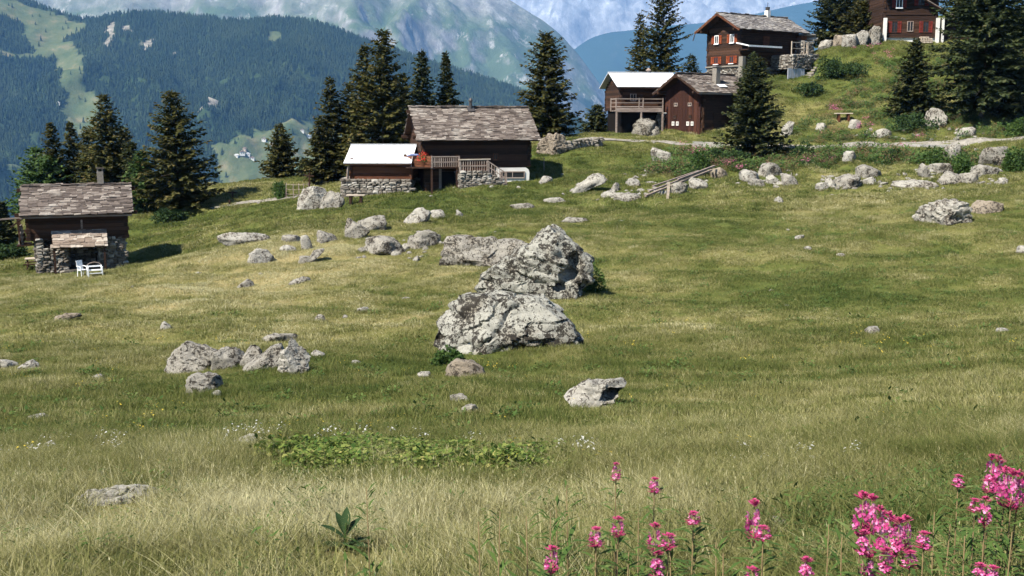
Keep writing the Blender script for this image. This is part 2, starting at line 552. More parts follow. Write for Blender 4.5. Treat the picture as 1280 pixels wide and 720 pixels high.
link('snowy_peaks', PEAK.mesh('snowy_peaks', -500, 1700, 7000, 420, 260),
     rocky_mat('high_peaks', (.24, .24, .24), (.20, .21, .19), (.13, .15, .13), (.14, .14, .15), (.42, .42, .42), -400, True, .7), kind='structure')

def build_valley():
    xs = np.linspace(-14000, 14000, 120); ys = np.linspace(-9000, 24000, 140)
    X, Y = np.meshgrid(xs, ys)
    Z = -560 + 60 * fbm(X / 900, Y / 900, 4, 91)
    me = mesh_from('valley_floor', np.stack([X, Y, Z], -1).reshape(-1, 3), grid_faces(140, 120), True)
    m, nt, b = new_mat('valley_green', .95, .05)
    c = ramp(nt, noise_tex(nt, wpos(nt), .004, 6, .65), [(.4, (.03, .05, .02)), (.55, (.09, .13, .045)), (.7, (.2, .2, .1))])
    nt.links.new(c, b.inputs['Base Color'])
    link('valley_floor', me, m, kind='structure')
    # the slope that carries the pasture, from its rim down to the valley
    nx, ny = 160, 60
    t = np.linspace(0, 1, ny)
    th = np.linspace(-math.pi * 1.0, math.pi * 1.0, nx)
    def rim(a):
        return 118 + 26 * np.cos(a) - 8 * np.sin(a)
    TT, TH = np.meshgrid(t, th, indexing='ij')
    R = 60 + TT ** 1.6 * 1500
    X = R * np.sin(TH) * .95; Y = 25 + R * np.cos(TH)
    base = -22 - 24 * np.cos(TH) * 0 
    Z = np.where(TT < .001, -60, -60 - (R - 60) * .36 + 20 * fbm(X / 120, Y / 120, 4, 17))
    me = mesh_from('alp_slope', np.stack([X, Y, Z], -1).reshape(-1, 3), grid_faces(ny, nx), True)
    link('alp_slope', me, m, kind='structure')
build_valley()

def instancer(name, pts, rot, scl, protos, pick, label_kind='stuff', **props):
    """ONE object whose geometry nodes put copies of small proto meshes on its points"""
    me = bpy.data.meshes.new(name)
    me.vertices.add(len(pts)); me.vertices.foreach_set('co', np.asarray(pts, np.float32).ravel())
    a = me.attributes.new('rot', 'FLOAT_VECTOR', 'POINT'); a.data.foreach_set('vector', np.asarray(rot, np.float32).ravel())
    a = me.attributes.new('scl', 'FLOAT_VECTOR', 'POINT'); a.data.foreach_set('vector', np.asarray(scl, np.float32).ravel())
    a = me.attributes.new('pick', 'INT', 'POINT'); a.data.foreach_set('value', np.asarray(pick, np.int32))
    o = link(name, me, None, kind=label_kind, **props)
    ng = bpy.data.node_groups.new(name + '_nodes', 'GeometryNodeTree')
    ng.interface.new_socket(name='Geometry', in_out='INPUT', socket_type='NodeSocketGeometry')
    ng.interface.new_socket(name='Geometry', in_out='OUTPUT', socket_type='NodeSocketGeometry')
    gi = ng.nodes.new('NodeGroupInput'); go = ng.nodes.new('NodeGroupOutput')
    join = ng.nodes.new('GeometryNodeJoinGeometry')
    def na(nm, typ):
        n = ng.nodes.new('GeometryNodeInputNamedAttribute'); n.data_type = typ; n.inputs[0].default_value = nm
        return n.outputs[0]
    for k, pr in enumerate(protos):
        oi = ng.nodes.new('GeometryNodeObjectInfo'); oi.inputs[0].default_value = pr
        oi.inputs[1].default_value = True
        ip = ng.nodes.new('GeometryNodeInstanceOnPoints')
        cmp = ng.nodes.new('FunctionNodeCompare'); cmp.data_type = 'INT'; cmp.operation = 'EQUAL'
        ng.links.new(na('pick', 'INT'), cmp.inputs[2]); cmp.inputs[3].default_value = k
        ng.links.new(gi.outputs[0], ip.inputs['Points'])
        ng.links.new(cmp.outputs[0], ip.inputs['Selection'])
        ng.links.new(oi.outputs['Geometry'], ip.inputs['Instance'])
        ng.links.new(na('rot', 'FLOAT_VECTOR'), ip.inputs['Rotation'])
        ng.links.new(na('scl', 'FLOAT_VECTOR'), ip.inputs['Scale'])
        ng.links.new(ip.outputs[0], join.inputs[0])
    ng.links.new(join.outputs[0], go.inputs[0])
    md = o.modifiers.new('scatter', 'NODES'); md.node_group = ng
    return o

def proto(name, me, mat):
    me.materials.append(mat)
    return bpy.data.objects.new(name, me)      # kept out of the scene: only a source of instances

def build_forest():
    # a spruce of the far wood: three ragged skirts
    def spruce(seed, n=7):
        r = random.Random(seed)
        v, f = [], []
        for k, (z0, z1, rr) in enumerate(((.05, .5, .21), (.3, .78, .15), (.58, 1.0, .09))):
            b = len(v); v.append((0, 0, z1))
            for i in range(n):
                t = 2 * math.pi * i / n + k
                q = rr * r.uniform(.7, 1.25)
                v.append((q * math.cos(t), q * math.sin(t), z0 + r.uniform(-.03, .05)))
            for i in range(n):
                f.append((b, b + 1 + i, b + 1 + (i + 1) % n))
        return mesh_from('far_spruce', v, f)
    mats = [forest_tree_mat('far_spruce_needles', (.010, .022, .012), (.022, .036, .016)), forest_tree_mat('far_larch_needles', (.026, .044, .016), (.022, .046, .018))]
    protos = [proto('far_spruce', spruce(1), mats[0]), proto('far_spruce', spruce(2), mats[0]), proto('far_larch', spruce(3), mats[1])]
    n = 120000
    y = RS.uniform(1950, 3680, n); x = (RS.uniform(-120, 900, n) - 640) / F * y
    c, k = hill_masks(x, y)
    edge = vnoise(x / 60, y / 60, 33)
    keep = ~(c & (RS.rand(n) > .012)) & ~k & (edge > -.62)
    x, y = x[keep], y[keep]
    z = HILL.z(x, y)
    h = RS.uniform(10, 19, len(x))
    pts = np.stack([x, y, z - 1], 1)
    scl = np.stack([h * RS.uniform(.9, 1.35, len(x))] * 2 + [h], 1)
    rot = np.stack([np.zeros(len(x)), np.zeros(len(x)), RS.uniform(0, 6.28, len(x))], 1)
    pick = RS.choice([0, 1, 2], len(x), p=[.45, .42, .13])
    instancer('hillside_forest', pts, rot, scl, protos, pick)
build_forest()

def build_haze():
    co = []
    x0, x1, y0, y1, z0, z1 = -14500, 14500, -9500, 24500, -900, 3600
    mb = MB()
    mb.box(((x0 + x1) / 2, (y0 + y1) / 2, (z0 + z1) / 2), (x1 - x0, y1 - y0, z1 - z0))
    m = bpy.data.materials.new('mountain_air'); m.use_nodes = True
    nt = m.node_tree
    for n in list(nt.nodes):
        if n.type == 'BSDF_PRINCIPLED':
            nt.nodes.remove(n)
    v = nt.nodes.new('ShaderNodeVolumePrincipled')
    v.inputs['Color'].default_value = (.20, .48, 1.0, 1)
    v.inputs['Density'].default_value = 6.4e-5
    v.inputs['Density Attribute'].default_value = ''
    v.inputs['Temperature Attribute'].default_value = ''
    v.inputs['Color Attribute'].default_value = ''
    v.inputs['Anisotropy'].default_value = 0.0
    nt.links.new(v.outputs[0], nt.nodes.get('Material Output').inputs['Volume'])
    o = mb.build('haze', m, None, kind='stuff')
build_haze()
# ------------------------------------------------------------------ stone
def stone_mat(name, pale, mid, dark, blot=.5, scale=1.0, warm=(.30, .25, .18)):
    m, nt, b = new_mat(name, .92, .12)
    p = opos(nt)
    n1 = noise_tex(nt, p, 1.1 * scale, 5, .62, .4)
    n2 = noise_tex(nt, p, 6.5 * scale, 6, .75, .3)
    n3 = noise_tex(nt, p, 22 * scale, 4, .75)
    c = ramp(nt, n2, [(.28, mid), (.5, pale), (.72, tuple(min(1, v * 1.18) for v in pale))])
    c = mix(nt, ramp(nt, n1, [(.5, 0), (.68, .55)]), c, warm)
    vo = nt.nodes.new('ShaderNodeTexVoronoi'); vo.feature = 'DISTANCE_TO_EDGE'; vo.inputs['Scale'].default_value = 2.0 * scale
    dn = nt.nodes.new('ShaderNodeTexNoise'); dn.inputs['Scale'].default_value = 3.2 * scale; dn.inputs['Detail'].default_value = 4
    nt.links.new(p, dn.inputs['Vector'])
    pv = mix(nt, .32, p, dn.outputs['Color'], 'ADD')
    nt.links.new(pv, vo.inputs['Vector'])
    crack = ramp(nt, vo.outputs['Distance'], [(.0, 1), (.045, 0)])
    gate = ramp(nt, n1, [(.40, 0), (.52, 1)])
    cg = nt.nodes.new('ShaderNodeMath'); cg.operation = 'MULTIPLY'; nt.links.new(crack, cg.inputs[0]); nt.links.new(gate, cg.inputs[1])
    c = mix(nt, cg.outputs[0], c, dark)
    lich = nt.nodes.new('ShaderNodeMath'); lich.operation = 'MULTIPLY_ADD'
    nt.links.new(n3, lich.inputs[0]); lich.inputs[1].default_value = .35; nt.links.new(n2, lich.inputs[2])
    lz = nt.nodes.new('ShaderNodeMath'); lz.operation = 'MULTIPLY_ADD'
    nt.links.new(n1, lz.inputs[0]); lz.inputs[1].default_value = .55; nt.links.new(lich.outputs[0], lz.inputs[2])
    l3 = nt.nodes.new('ShaderNodeMath'); l3.operation = 'SUBTRACT'; nt.links.new(lz.outputs[0], l3.inputs[0]); l3.inputs[1].default_value = .275
    c = mix(nt, ramp(nt, l3.outputs[0], [(.79 - .2 * blot, 0), (.84 - .2 * blot, .95)]), c, dark)
    nt.links.new(c, b.inputs['Base Color'])
    h = nt.nodes.new('ShaderNodeMath'); h.operation = 'MULTIPLY_ADD'
    nt.links.new(n3, h.inputs[0]); h.inputs[1].default_value = .4; nt.links.new(n2, h.inputs[2])
    bump(nt, b, h.outputs[0], .7, .09)
    return m
M['lichen'] = stone_mat('lichen_boulder', (.31, .30, .255), (.155, .145, .12), (.024, .020, .016), .66)
M['grey_rock'] = stone_mat('grey_gneiss', (.27, .25, .21), (.13, .115, .095), (.03, .025, .02), .55, 1.3)
M['pale_rock'] = stone_mat('pale_gneiss', (.33, .31, .265), (.17, .155, .125), (.04, .032, .026), .5, 1.4)
M['brown_rock'] = stone_mat('brown_gneiss', (.24, .20, .15), (.13, .105, .08), (.04, .032, .025), .5, 1.2)

_ico = {}
ROCKS = []
def ico(sub):
    if sub not in _ico:
        bm = bmesh.new(); bmesh.ops.create_icosphere(bm, subdivisions=sub, radius=1.0)
        v = np.array([x.co[:] for x in bm.verts]); f = np.array([[q.index for q in p.verts] for p in bm.faces])
        bm.free(); _ico[sub] = (v, f)
    return _ico[sub]

def rock(label, outline, mat='grey_rock', depth=.8, seed=1, sub=4, rough=1.0, facets=7, cat='boulder', group=None, name='boulder', sink=.18, D=None, hollows=()):
    """outline: pixels of its silhouette (or a box x0,y0,x1,y1 for a plain small stone); given depth, facets and relief, set in the turf"""
    r = random.Random(seed * 77 + 5)
    generic = len(outline) == 4 and not isinstance(outline[0], tuple)
    if generic:
        x0, y0, x1, y1 = outline
        cx, cy, hx, hy = (x0 + x1) / 2, (y0 + y1) / 2, (x1 - x0) / 2, (y1 - y0) / 2
        lean = r.uniform(-.6, .6)
        outline = []
        nk = r.choice((6, 7, 8))
        for k in range(nk):
            t = 2 * math.pi * k / nk + r.uniform(-.3, .3)
            q = r.uniform(.86, 1.16)
            ux, uy = math.cos(t) * q, math.sin(t) * q
            ux += lean * max(0, -uy) * .8
            outline.append((cx + hx * max(-1, min(1, ux * 1.08)), cy + hy * max(-1.05, min(1.05, uy * 1.08))))
    P = np.array(outline, float)
    bx, by = (P[:, 0].min() + P[:, 0].max()) / 2, P[:, 1].max()
    g = cast(bx, by - .12 * (by - P[:, 1].min()))
    D = g.y if D is None else D
    g = at(bx, by, D)                    # the foot lies a little inside the turf
    s = D / F * math.sqrt(1 + (g.x / D) ** 2)
    # local plane through the foot, facing the viewer; x to the right, z up
    rz = math.atan2(-g.x, g.y)
    lx = (P[:, 0] - bx) * s * 1.05
    lz = (by - P[:, 1]) * s * 1.05
    H = lz.max(); Wd = lx.max() - lx.min()
    lz = np.where(lz < .12 * H, lz - sink * H - .12, lz)
    cz = .42 * H
    ang = np.arctan2(lz - cz, lx); rad = np.hypot(lx, lz - cz)
    o = np.argsort(ang); ang, rad = ang[o], rad[o]
    a2 = np.concatenate([ang - 2 * np.pi, ang, ang + 2 * np.pi]); r2 = np.concatenate([rad] * 3)
    # straight edges between the outline's corners
    tt = np.linspace(-np.pi, np.pi, 361)
    cxp, czp = r2 * np.cos(a2), r2 * np.sin(a2)
    rr = np.empty_like(tt)
    for i, t in enumerate(tt):
        k = np.searchsorted(a2, t) - 1
        ax, az, bx_, bz_ = cxp[k], czp[k], cxp[k + 1], czp[k + 1]
        dx, dz = math.cos(t), math.sin(t)
        den = dx * (bz_ - az) - dz * (bx_ - ax)
        rr[i] = (ax * (bz_ - az) - az * (bx_ - ax)) / den if abs(den) > 1e-9 else rad.mean()
    v, f = ico(sub)
    dep = depth * min(Wd, 2.2 * H) * .5
    if generic:
        rr2 = np.full(len(v), 9.0)
        for k in range(13):
            if k < 5:
                a_ = 6.28 * (k + r.uniform(-.3, .3)) / 5; e_ = r.uniform(-.2, .35)
            else:
                a_ = r.uniform(0, 6.28); e_ = r.uniform(.15, 1.4) if k < 11 else r.uniform(-1.4, -.5)
            n = np.array([math.cos(a_) * math.cos(e_), math.sin(a_) * math.cos(e_), math.sin(e_)])
            dn = v @ n
            rr2 = np.minimum(rr2, np.where(dn > .06, r.uniform(.62, 1.0) / np.maximum(dn, .06), 9.0))
        p = v * np.minimum(rr2, 1.35)[:, None]
        p = p / np.abs(p).max(0)
        shear = r.uniform(-.35, .35)
        p[:, 0] += shear * np.maximum(p[:, 2], 0)
        p = (p / np.abs(p).max(0)) * np.array([Wd * .54, dep * 1.1, H * .68])
        cz = .36 * H
    else:
        th = np.arctan2(v[:, 2], v[:, 0]); c = np.hypot(v[:, 0], v[:, 2])
        R = np.interp(th, tt, rr)
        gg = c ** .62
        p = np.stack([R * np.cos(th) * gg, np.sign(v[:, 1]) * np.abs(v[:, 1]) ** .75 * dep, R * np.sin(th) * gg], 1)
    size = max(Wd, H)
    for k in range(0 if generic else facets):
        free = generic and k % 2
        a = r.uniform(-3.1, 3.1) if free else r.uniform(-1.2, 1.2) if generic else r.uniform(-.85, .85); e = r.uniform(-.1, .9) if generic else r.uniform(-.2, .75)
        n = np.array([math.sin(a) * math.cos(e), -math.cos(a) * math.cos(e) * (1 if free else r.choice((1, 1, 1, -1))), math.sin(e)])
        d = p @ n
        lim = d.max() * (r.uniform(.5, .86) if free else r.uniform(.5, .82) if generic else r.uniform(.55, .8))
        over = np.maximum(d - lim, 0)
        p -= np.outer(over * .97, n)
    for (hx, hy, rx, ry, dp) in hollows:
        ux, uz = (hx - bx) * s, (by - hy) * s - cz
        q2 = ((p[:, 0] - ux) / (rx * s)) ** 2 + ((p[:, 2] - uz) / (ry * s)) ** 2
        p[:, 1] += np.where(v[:, 1] < .2, dp * dep * np.clip(1.35 - q2, 0, 1) ** .6, 0)
    off = Vector((seed * 3.1, seed * 1.7, seed * .9))
    k1, k2 = 2.6 / max(size, .3), 6.0 / max(size, .3)
    lay = (r.uniform(-.6, .6), r.uniform(-.4, .4), 1.0, r.uniform(.14, .3))
    disp = np.empty(len(p))
    for i in range(len(p)):
        pt = Vector(p[i])
        w = mnoise.fractal(pt * k1 + off, 1.0, 2.0, 3)
        w2 = mnoise.ridged_multi_fractal(Vector((pt.x * k2, pt.y * k2, pt.z * k2 * 1.5 + pt.x * k2 * .4)) + off, .9, 2.0, 4, 1.0, 2.0)
        la = pt.z * lay[2] + pt.x * lay[0] + pt.y * lay[1] + .12 * size * w
        la = la / (size * lay[3]); la -= math.floor(la)
        disp[i] = (.045 if generic else .035) * w - (.024 if generic else .020) * (w2 - 1.5) - .030 * max(0, 1 - abs(la - .5) * 7) - .02 * la
    nrm = p / np.maximum(np.linalg.norm(p, axis=1, keepdims=True), 1e-6)
    p = p + nrm * (disp * size * .62 * rough * (1.0 if generic else 1.7))[:, None]
    p[:, 2] += cz
    me = mesh_from(name, p, f, False)
    if sub >= 5:
        me.polygons.foreach_set('use_smooth', np.ones(len(me.polygons), bool))
        try:
            me.set_sharp_from_angle(angle=math.radians(38))
        except Exception:
            pass
    o = link(name, me, M[mat])
    o.location = g + Vector((-math.sin(rz), math.cos(rz), 0)) * dep * .75 * 0
    gx, gy = g.x, g.y
    o.location.y += dep * .55
    o.location.x += dep * .55 * g.x / g.y
    sc = (g.y + dep * .55) / g.y
    o.location = g * sc
    o.scale = (sc, sc, sc)
    o.rotation_euler = (0, 0, rz)
    tag(o, label, cat, group)
    ROCKS.append((o.location.x, o.location.y, Wd * .5, dep, H))
    return o

GR = 'boulders on the meadow'
rock('largest pale boulder with black lichen cracks at the centre of the meadow', [(537, 420), (539, 404), (550, 390), (572, 376), (600, 369), (630, 369), (655, 372), (679, 376), (690, 388), (708, 402),
     (719, 421), (715, 436), (700, 442), (668, 446), (625, 449), (590, 446), (560, 443), (543, 436)], 'lichen', .85, 2, 6, 1.0, 7, group=GR,
     hollows=((672, 430, 28, 5, .4), (696, 438, 22, 7, .45), (546, 423, 8, 4, .3)))
rock('tall peaked grey boulder leaning behind the largest pale boulder', [(592, 368), (600, 350), (612, 338), (627, 329), (645, 318), (663, 304), (674, 292), (684, 284), (693, 287), (702, 295), (715, 305), (727, 315),
     (737, 326), (737, 348), (726, 366), (704, 384), (660, 392), (618, 388)], 'lichen', .8, 5, 6, 1.0, 7, group=GR, D=cast(660, 377).y,
     hollows=((718, 328, 8, 15, .28), (711, 341, 10, 9, .26), (703, 355, 9, 6, .3), (730, 356, 6, 9, .2)))
rock('long flat-topped grey block behind the peaked boulder', [(548, 336), (553, 318), (561, 297), (600, 297), (645, 301), (658, 306), (650, 322), (630, 334), (590, 338)], 'grey_rock', .7, 8, 5, 1.1, 5, group=GR)
rock('rounded grey boulder at the left end of the low outcrop', [(210, 466), (212, 452), (224, 437), (237, 429), (252, 432), (268, 440), (284, 450), (282, 463), (250, 470)], 'grey_rock', .8, 11, 5, 1.1, 6, group=GR)
rock('low flat slab in the middle of the outcrop', [(262, 464), (268, 440), (285, 435), (302, 438), (309, 446), (302, 460), (285, 466)], 'grey_rock', .8, 13, 4, 1.1, 6, group=GR)
rock('slanted dark-sided stone ridge in the outcrop', [(294, 462), (304, 446), (316, 430), (323, 429), (328, 442), (322, 455), (306, 464)], 'grey_rock', .6, 15, 4, 1.0, 6, group=GR)
rock('smooth sloping slab beside the pointed outcrop rock', [(290, 468), (308, 458), (326, 446), (340, 434), (352, 430), (358, 445), (350, 460), (318, 466)], 'grey_rock', .8, 17, 4, .9, 5, group=GR)
rock('pointed pale rock at the right end of the outcrop', [(348, 466), (348, 452), (352, 440), (362, 434), (367, 424), (372, 429), (380, 437), (388, 447), (386, 456), (374, 469), (360, 472)], 'pale_rock', .8, 19, 5, 1.2, 6, group=GR)
rock('small white stone just right of the pointed outcrop rock', (389, 437, 406, 448), 'pale_rock', .8, 21, 3, group=GR)
rock('squat mottled stone below the rounded end of the outcrop', [(233, 492), (235, 476), (243, 469), (262, 468), (275, 472), (279, 483), (266, 490), (250, 494)], 'grey_rock', .8, 23, 4, 1.3, 6, group=GR)
rock('tiny pale stone beside the squat mottled stone', (265, 488, 279, 497), 'pale_rock', .8, 25, 3, group=GR)
rock('thin weathered rock lip behind the pointed outcrop rock', (322, 415, 372, 428), 'grey_rock', .5, 26, 4, group=GR)
rock('isolated flat pale boulder with a dark hollow right of centre', [(706, 496), (714, 486), (734, 476), (748, 478), (770, 474), (783, 474), (787, 480), (776, 488), (768, 499), (761, 510), (738, 518), (716, 511)], 'pale_rock', .85, 29, 5, 1.0, 7, group=GR, hollows=((762, 490, 9, 8, .8), (772, 488, 8, 4, .5)))
rock('half-buried brown stone at the foot of the largest boulder', [(554, 472), (558, 459), (571, 449), (588, 450), (602, 456), (608, 468), (590, 474)], 'brown_rock', .8, 31, 4, 1.0, 5, group=GR)
rock('crumbled stone among the grass below the largest boulder', (563, 487, 588, 505), 'grey_rock', .8, 33, 4, 1.8, 5, group=GR)
rock('lower of the two crumbled stones below the largest boulder', (575, 502, 600, 518), 'grey_rock', .8, 34, 4, 1.8, 5, group=GR)
rock('tiny white stone left of the half-buried brown stone', (522, 463, 539, 474), 'pale_rock', .8, 35, 3, group=GR)
rock('solitary rounded boulder on the right side of the meadow', [(1148, 278), (1149, 266), (1160, 258), (1174, 253), (1190, 254), (1203, 256), (1210, 268), (1213, 280), (1196, 286), (1165, 284)], 'pale_rock', .8, 37, 5, 1.5, 7, group=GR)
rock('low earth-brown mound stone behind the solitary boulder', (1212, 248, 1250, 268), 'brown_rock', .8, 39, 4, .8, 4, group=GR)
rock('big pale boulder with a dark right side near the bench', [(372, 264), (374, 250), (381, 238), (392, 235), (405, 237), (411, 244), (406, 256), (399, 264), (384, 266)], 'pale_rock', .8, 41, 5, .7, 6, group=GR)
rock('dark fractured rock against the big pale boulder near the bench', [(398, 262), (406, 244), (414, 240), (424, 241), (431, 250), (427, 260), (410, 264)], 'grey_rock', .8, 43, 4, 1.2, 7, group=GR)
rock('ragged stone in front of the bench with an upright tip', [(431, 300), (433, 284), (436, 271), (442, 277), (452, 283), (462, 290), (452, 298), (440, 302)], 'grey_rock', .8, 45, 4, 1.3, 6, group=GR)
rock('dark-topped ledge right of the ragged upright stone', (446, 272, 484, 291), 'grey_rock', .7, 47, 4, 1.0, 6, group=GR)
rock('broad slabby stone buried in dry grass', (456, 291, 506, 320), 'grey_rock', .8, 49, 4, 1.4, 6, group=GR)
rock('dark-faced angular stone left of the long flat-topped block', [(507, 310), (512, 298), (522, 291), (536, 287), (549, 294), (553, 305), (540, 312), (522, 313)], 'grey_rock', .8, 51, 4, 1.4, 7, group=GR)
rock('pale lumpy stone in the meadow below the big barn', [(505, 278), (512, 269), (521, 262), (530, 259), (538, 267), (536, 275), (522, 281)], 'pale_rock', .8, 53, 4, 1.4, 6, group=GR)
rock('low stones beside the pale lumpy stone', (538, 263, 561, 274), 'pale_rock', .8, 55, 3, group=GR)
rock('tiny white pointed stone in front of the barn', (570, 262, 579, 272), 'pale_rock', .8, 56, 3, group=GR)
rock('round pale stone at left centre below the row of stones', [(310, 328), (313, 317), (322, 312), (334, 313), (341, 321), (338, 329), (322, 331)], 'pale_rock', .8, 57, 4, 1.0, 5, group=GR)
rock('long dark-streaked stone on the rise right of the log hut', (276, 290, 340, 307), 'pale_rock', .6, 59, 4, 1.3, 6, group=GR)
rock('upright narrow stone in the row of scattered stones', (376, 295, 391, 314), 'pale_rock', .8, 61, 3, group=GR)
rock('wedge stone right of the upright narrow stone', (392, 288, 422, 304), 'grey_rock', .8, 63, 4, group=GR)
rock('faint flat stone left of the upright narrow stone', (350, 291, 376, 304), 'grey_rock', .7, 65, 3, group=GR)
rock('pale disc of stone below the faint flat stone', (350, 306, 370, 315), 'pale_rock', .8, 67, 3, group=GR)
rock('long thin curved stone lying in the grass', [(371, 331), (376, 320), (392, 314), (405, 311), (404, 316), (388, 321), (380, 331)], 'grey_rock', .6, 69, 4, 1, 3, group=GR)
rock('small grey stone on the left meadow below the row', (297, 349, 319, 361), 'grey_rock', .8, 71, 3, group=GR)
rock('dark weathered log-shaped stone on the left meadow', [(62, 403), (70, 396), (84, 393), (99, 392), (100, 397), (84, 400), (68, 404)], 'brown_rock', .5, 73, 4, 1, 3, group=GR)
rock('tiny white stone alone on the left meadow', (201, 402, 216, 413), 'pale_rock', .8, 75, 3, group=GR)
rock('grey stone cut by the left edge of the photo', (-8, 449, 25, 463), 'pale_rock', .8, 77, 4, group=GR)
rock('rounded stone next to the one at the left edge', (22, 451, 48, 465), 'pale_rock', .8, 79, 4, group=GR)
rock('white speckled stone low in the left meadow', (34, 517, 62, 527), 'pale_rock', .7, 81, 3, group=GR)
rock('smooth pale stone half hidden by herbs at the bank', (286, 541, 322, 562), 'pale_rock', .8, 83, 4, group=GR)
rock('flat white stone among daisies on the left bank', (50, 552, 70, 561), 'pale_rock', .8, 85, 3, group=GR)
rock('long low grey rock sunk in the tall dry grass', [(99, 630), (101, 611), (108, 606), (118, 606), (130, 611), (160, 611), (184, 613), (197, 620), (190, 630), (150, 633), (120, 633)], 'pale_rock', .5, 87, 5, .9, 4, group=GR)
rock('grey stone hidden in the grass beside the pink flowers', (962, 646, 992, 668), 'grey_rock', .8, 89, 4, 1.2, group=GR)
rock('small dark stone in the grass above the outcrop', (392, 393, 408, 405), 'grey_rock', .8, 91, 3, group=GR)
rock('tiny white stone uphill of the largest boulder', (447, 382, 462, 391), 'pale_rock', .8, 93, 3, group=GR)
rock('thin ledge of rock along the dry strip of meadow', (362, 346, 392, 355), 'grey_rock', .6, 95, 3, group=GR)
rock('white stone dot on the right meadow edge', (1271, 306, 1286, 319), 'pale_rock', .8, 97, 3, group=GR)
rock('small white stone on the open meadow right of the peak boulder', (990, 293, 1004, 300), 'pale_rock', .8, 98, 3, group=GR)
rock('brown sloping boulder beside the right end of the barn', [(672, 192), (676, 178), (684, 170), (696, 168), (706, 174), (710, 186), (702, 195), (686, 197)], 'brown_rock', .8, 99, 5, 1.5, 6, group=GR)
rock('white stone at the right corner of the barn', (674, 218, 690, 230), 'pale_rock', .8, 101, 3, group=GR)
rock('long pale broken rock on the rise right of the barn', [(710, 243), (722, 232), (736, 222), (746, 217), (756, 222), (756, 230), (738, 236), (722, 244)], 'pale_rock', .6, 103, 4, 1.5, 6, group=GR)
rock('flat stone strip in the meadow below the broken rock', (680, 246, 712, 254), 'pale_rock', .6, 105, 3, group=GR)
rock('flat grey stones showing in the turf left of the broken rock', (636, 253, 668, 262), 'grey_rock', .6, 106, 3, group=GR)
rock('buried flat rock in the middle of the upper meadow', (702, 270, 734, 279), 'grey_rock', .6, 107, 3, group=GR)
GW = 'rocks of the rubble wall under the road'
WALLR = [((752, 236, 770, 249), 'pale_rock', 'rounded stone at the left start of the rubble wall'),
         ((768, 240, 806, 252), 'grey_rock', 'long low stone left of the fallen rails'),
         ((780, 220, 800, 234), 'pale_rock', 'pale stone above the long low stone at the rail ends'),
         ((762, 228, 776, 240), 'grey_rock', 'narrow stone between two pale ones left of the rails'),
         ((836, 227, 858, 244), 'grey_rock', 'stone block propping the fallen rails behind the stake'),
         ((862, 224, 886, 238), 'pale_rock', 'pale stone under the right half of the fallen rails'),
         ((886, 208, 910, 224), 'brown_rock', 'brown stone with pink herbs at the right end of the rails'),
         ((922, 213, 947, 228), 'pale_rock', 'whitish stone left of the boulders under the front spruce'),
         ((946, 205, 980, 222), 'grey_rock', 'big grey boulder right at the foot of the front spruce'),
         ((935, 222, 956, 235), 'grey_rock', 'small grey stone below the big boulder at the front spruce'),
         ((955, 218, 976, 231), 'pale_rock', 'pale stone tucked under the big boulder at the front spruce'),
         ((975, 214, 997, 234), 'grey_rock', 'split stone at the right end of the front spruce heap'),
         ((1020, 226, 1034, 239), 'pale_rock', 'leftmost white stone of the middle rubble heap'),
         ((1031, 223, 1045, 238), 'pale_rock', 'upright pale stone second from left in the middle heap'),
         ((1043, 218, 1078, 237), 'grey_rock', 'broad grey boulder of the middle rubble heap'),
         ((1068, 208, 1098, 224), 'grey_rock', 'round-topped boulder resting high on the middle heap'),
         ((1080, 221, 1096, 232), 'pale_rock', 'pale stone under the round-topped boulder'),
         ((1052, 188, 1068, 204), 'pale_rock', 'pale slanted rock in red herbs above the middle heap'),
         ((1118, 224, 1168, 237), 'pale_rock', 'long flat pale slab of the right rubble heap'),
         ((1146, 207, 1161, 224), 'grey_rock', 'upright grey stone standing on the long pale slab'),
         ((1162, 202, 1190, 219), 'grey_rock', 'dark-bottomed boulder left of the round green bush'),
         ((1172, 217, 1202, 232), 'grey_rock', 'wide grey stone below the dark-bottomed boulder'),
         ((1180, 181, 1202, 207), 'pale_rock', 'tall pale rock just behind the round green bush'),
         ((1200, 215, 1222, 232), 'grey_rock', 'stone directly below the round green bush'),
         ((1216, 206, 1246, 221), 'grey_rock', 'grey stone right of the round green bush'),
         ((1226, 182, 1258, 210), 'grey_rock', 'large slanted slab at the right end of the rubble wall'),
         ((1246, 222, 1258, 232), 'pale_rock', 'small lone stone at the right end under the wall'),
         ((968, 246, 980, 254), 'pale_rock', 'small pale stone in the turf below the front spruce heap'),
         ((814, 184, 842, 206), 'pale_rock', 'pale slanting rock below the road and the red hut')]
for i, (bx, mt, lb) in enumerate(WALLR):
    rock(lb, bx, mt, .85, 200 + i * 3, 4, 1.2, 6, group=GW)
GB = 'boulders among the upper huts'
rock('heap boulder under the balcony of the white-roofed hut', [(786, 170), (790, 158), (798, 150), (808, 149), (818, 156), (818, 168), (804, 172)], 'grey_rock', .9, 301, 4, 1.8, 7, group=GB)
rock('smooth round boulder right of the heap under the balcony', [(804, 170), (808, 160), (816, 157), (823, 161), (825, 168), (816, 172)], 'grey_rock', .9, 303, 4, .7, 5, group=GB)
rock('upright white boulder below the tall larch', [(1157, 158), (1158, 143), (1165, 138), (1174, 139), (1181, 148), (1180, 158), (1170, 162)], 'pale_rock', .8, 305, 4, 1.0, 5, group=GB)
rock('white leaning stone right of the front spruce', [(974, 171), (978, 160), (986, 151), (992, 153), (990, 164), (984, 172)], 'pale_rock', .6, 307, 4, .8, 4, group=GB)
rock('small white rock right of the leaning white stone', (1020, 154, 1034, 164), 'pale_rock', .8, 309, 3, group=GB)
rock('slab beside the shade under the tall larch', (1198, 159, 1222, 172), 'pale_rock', .7, 311, 3, group=GB)
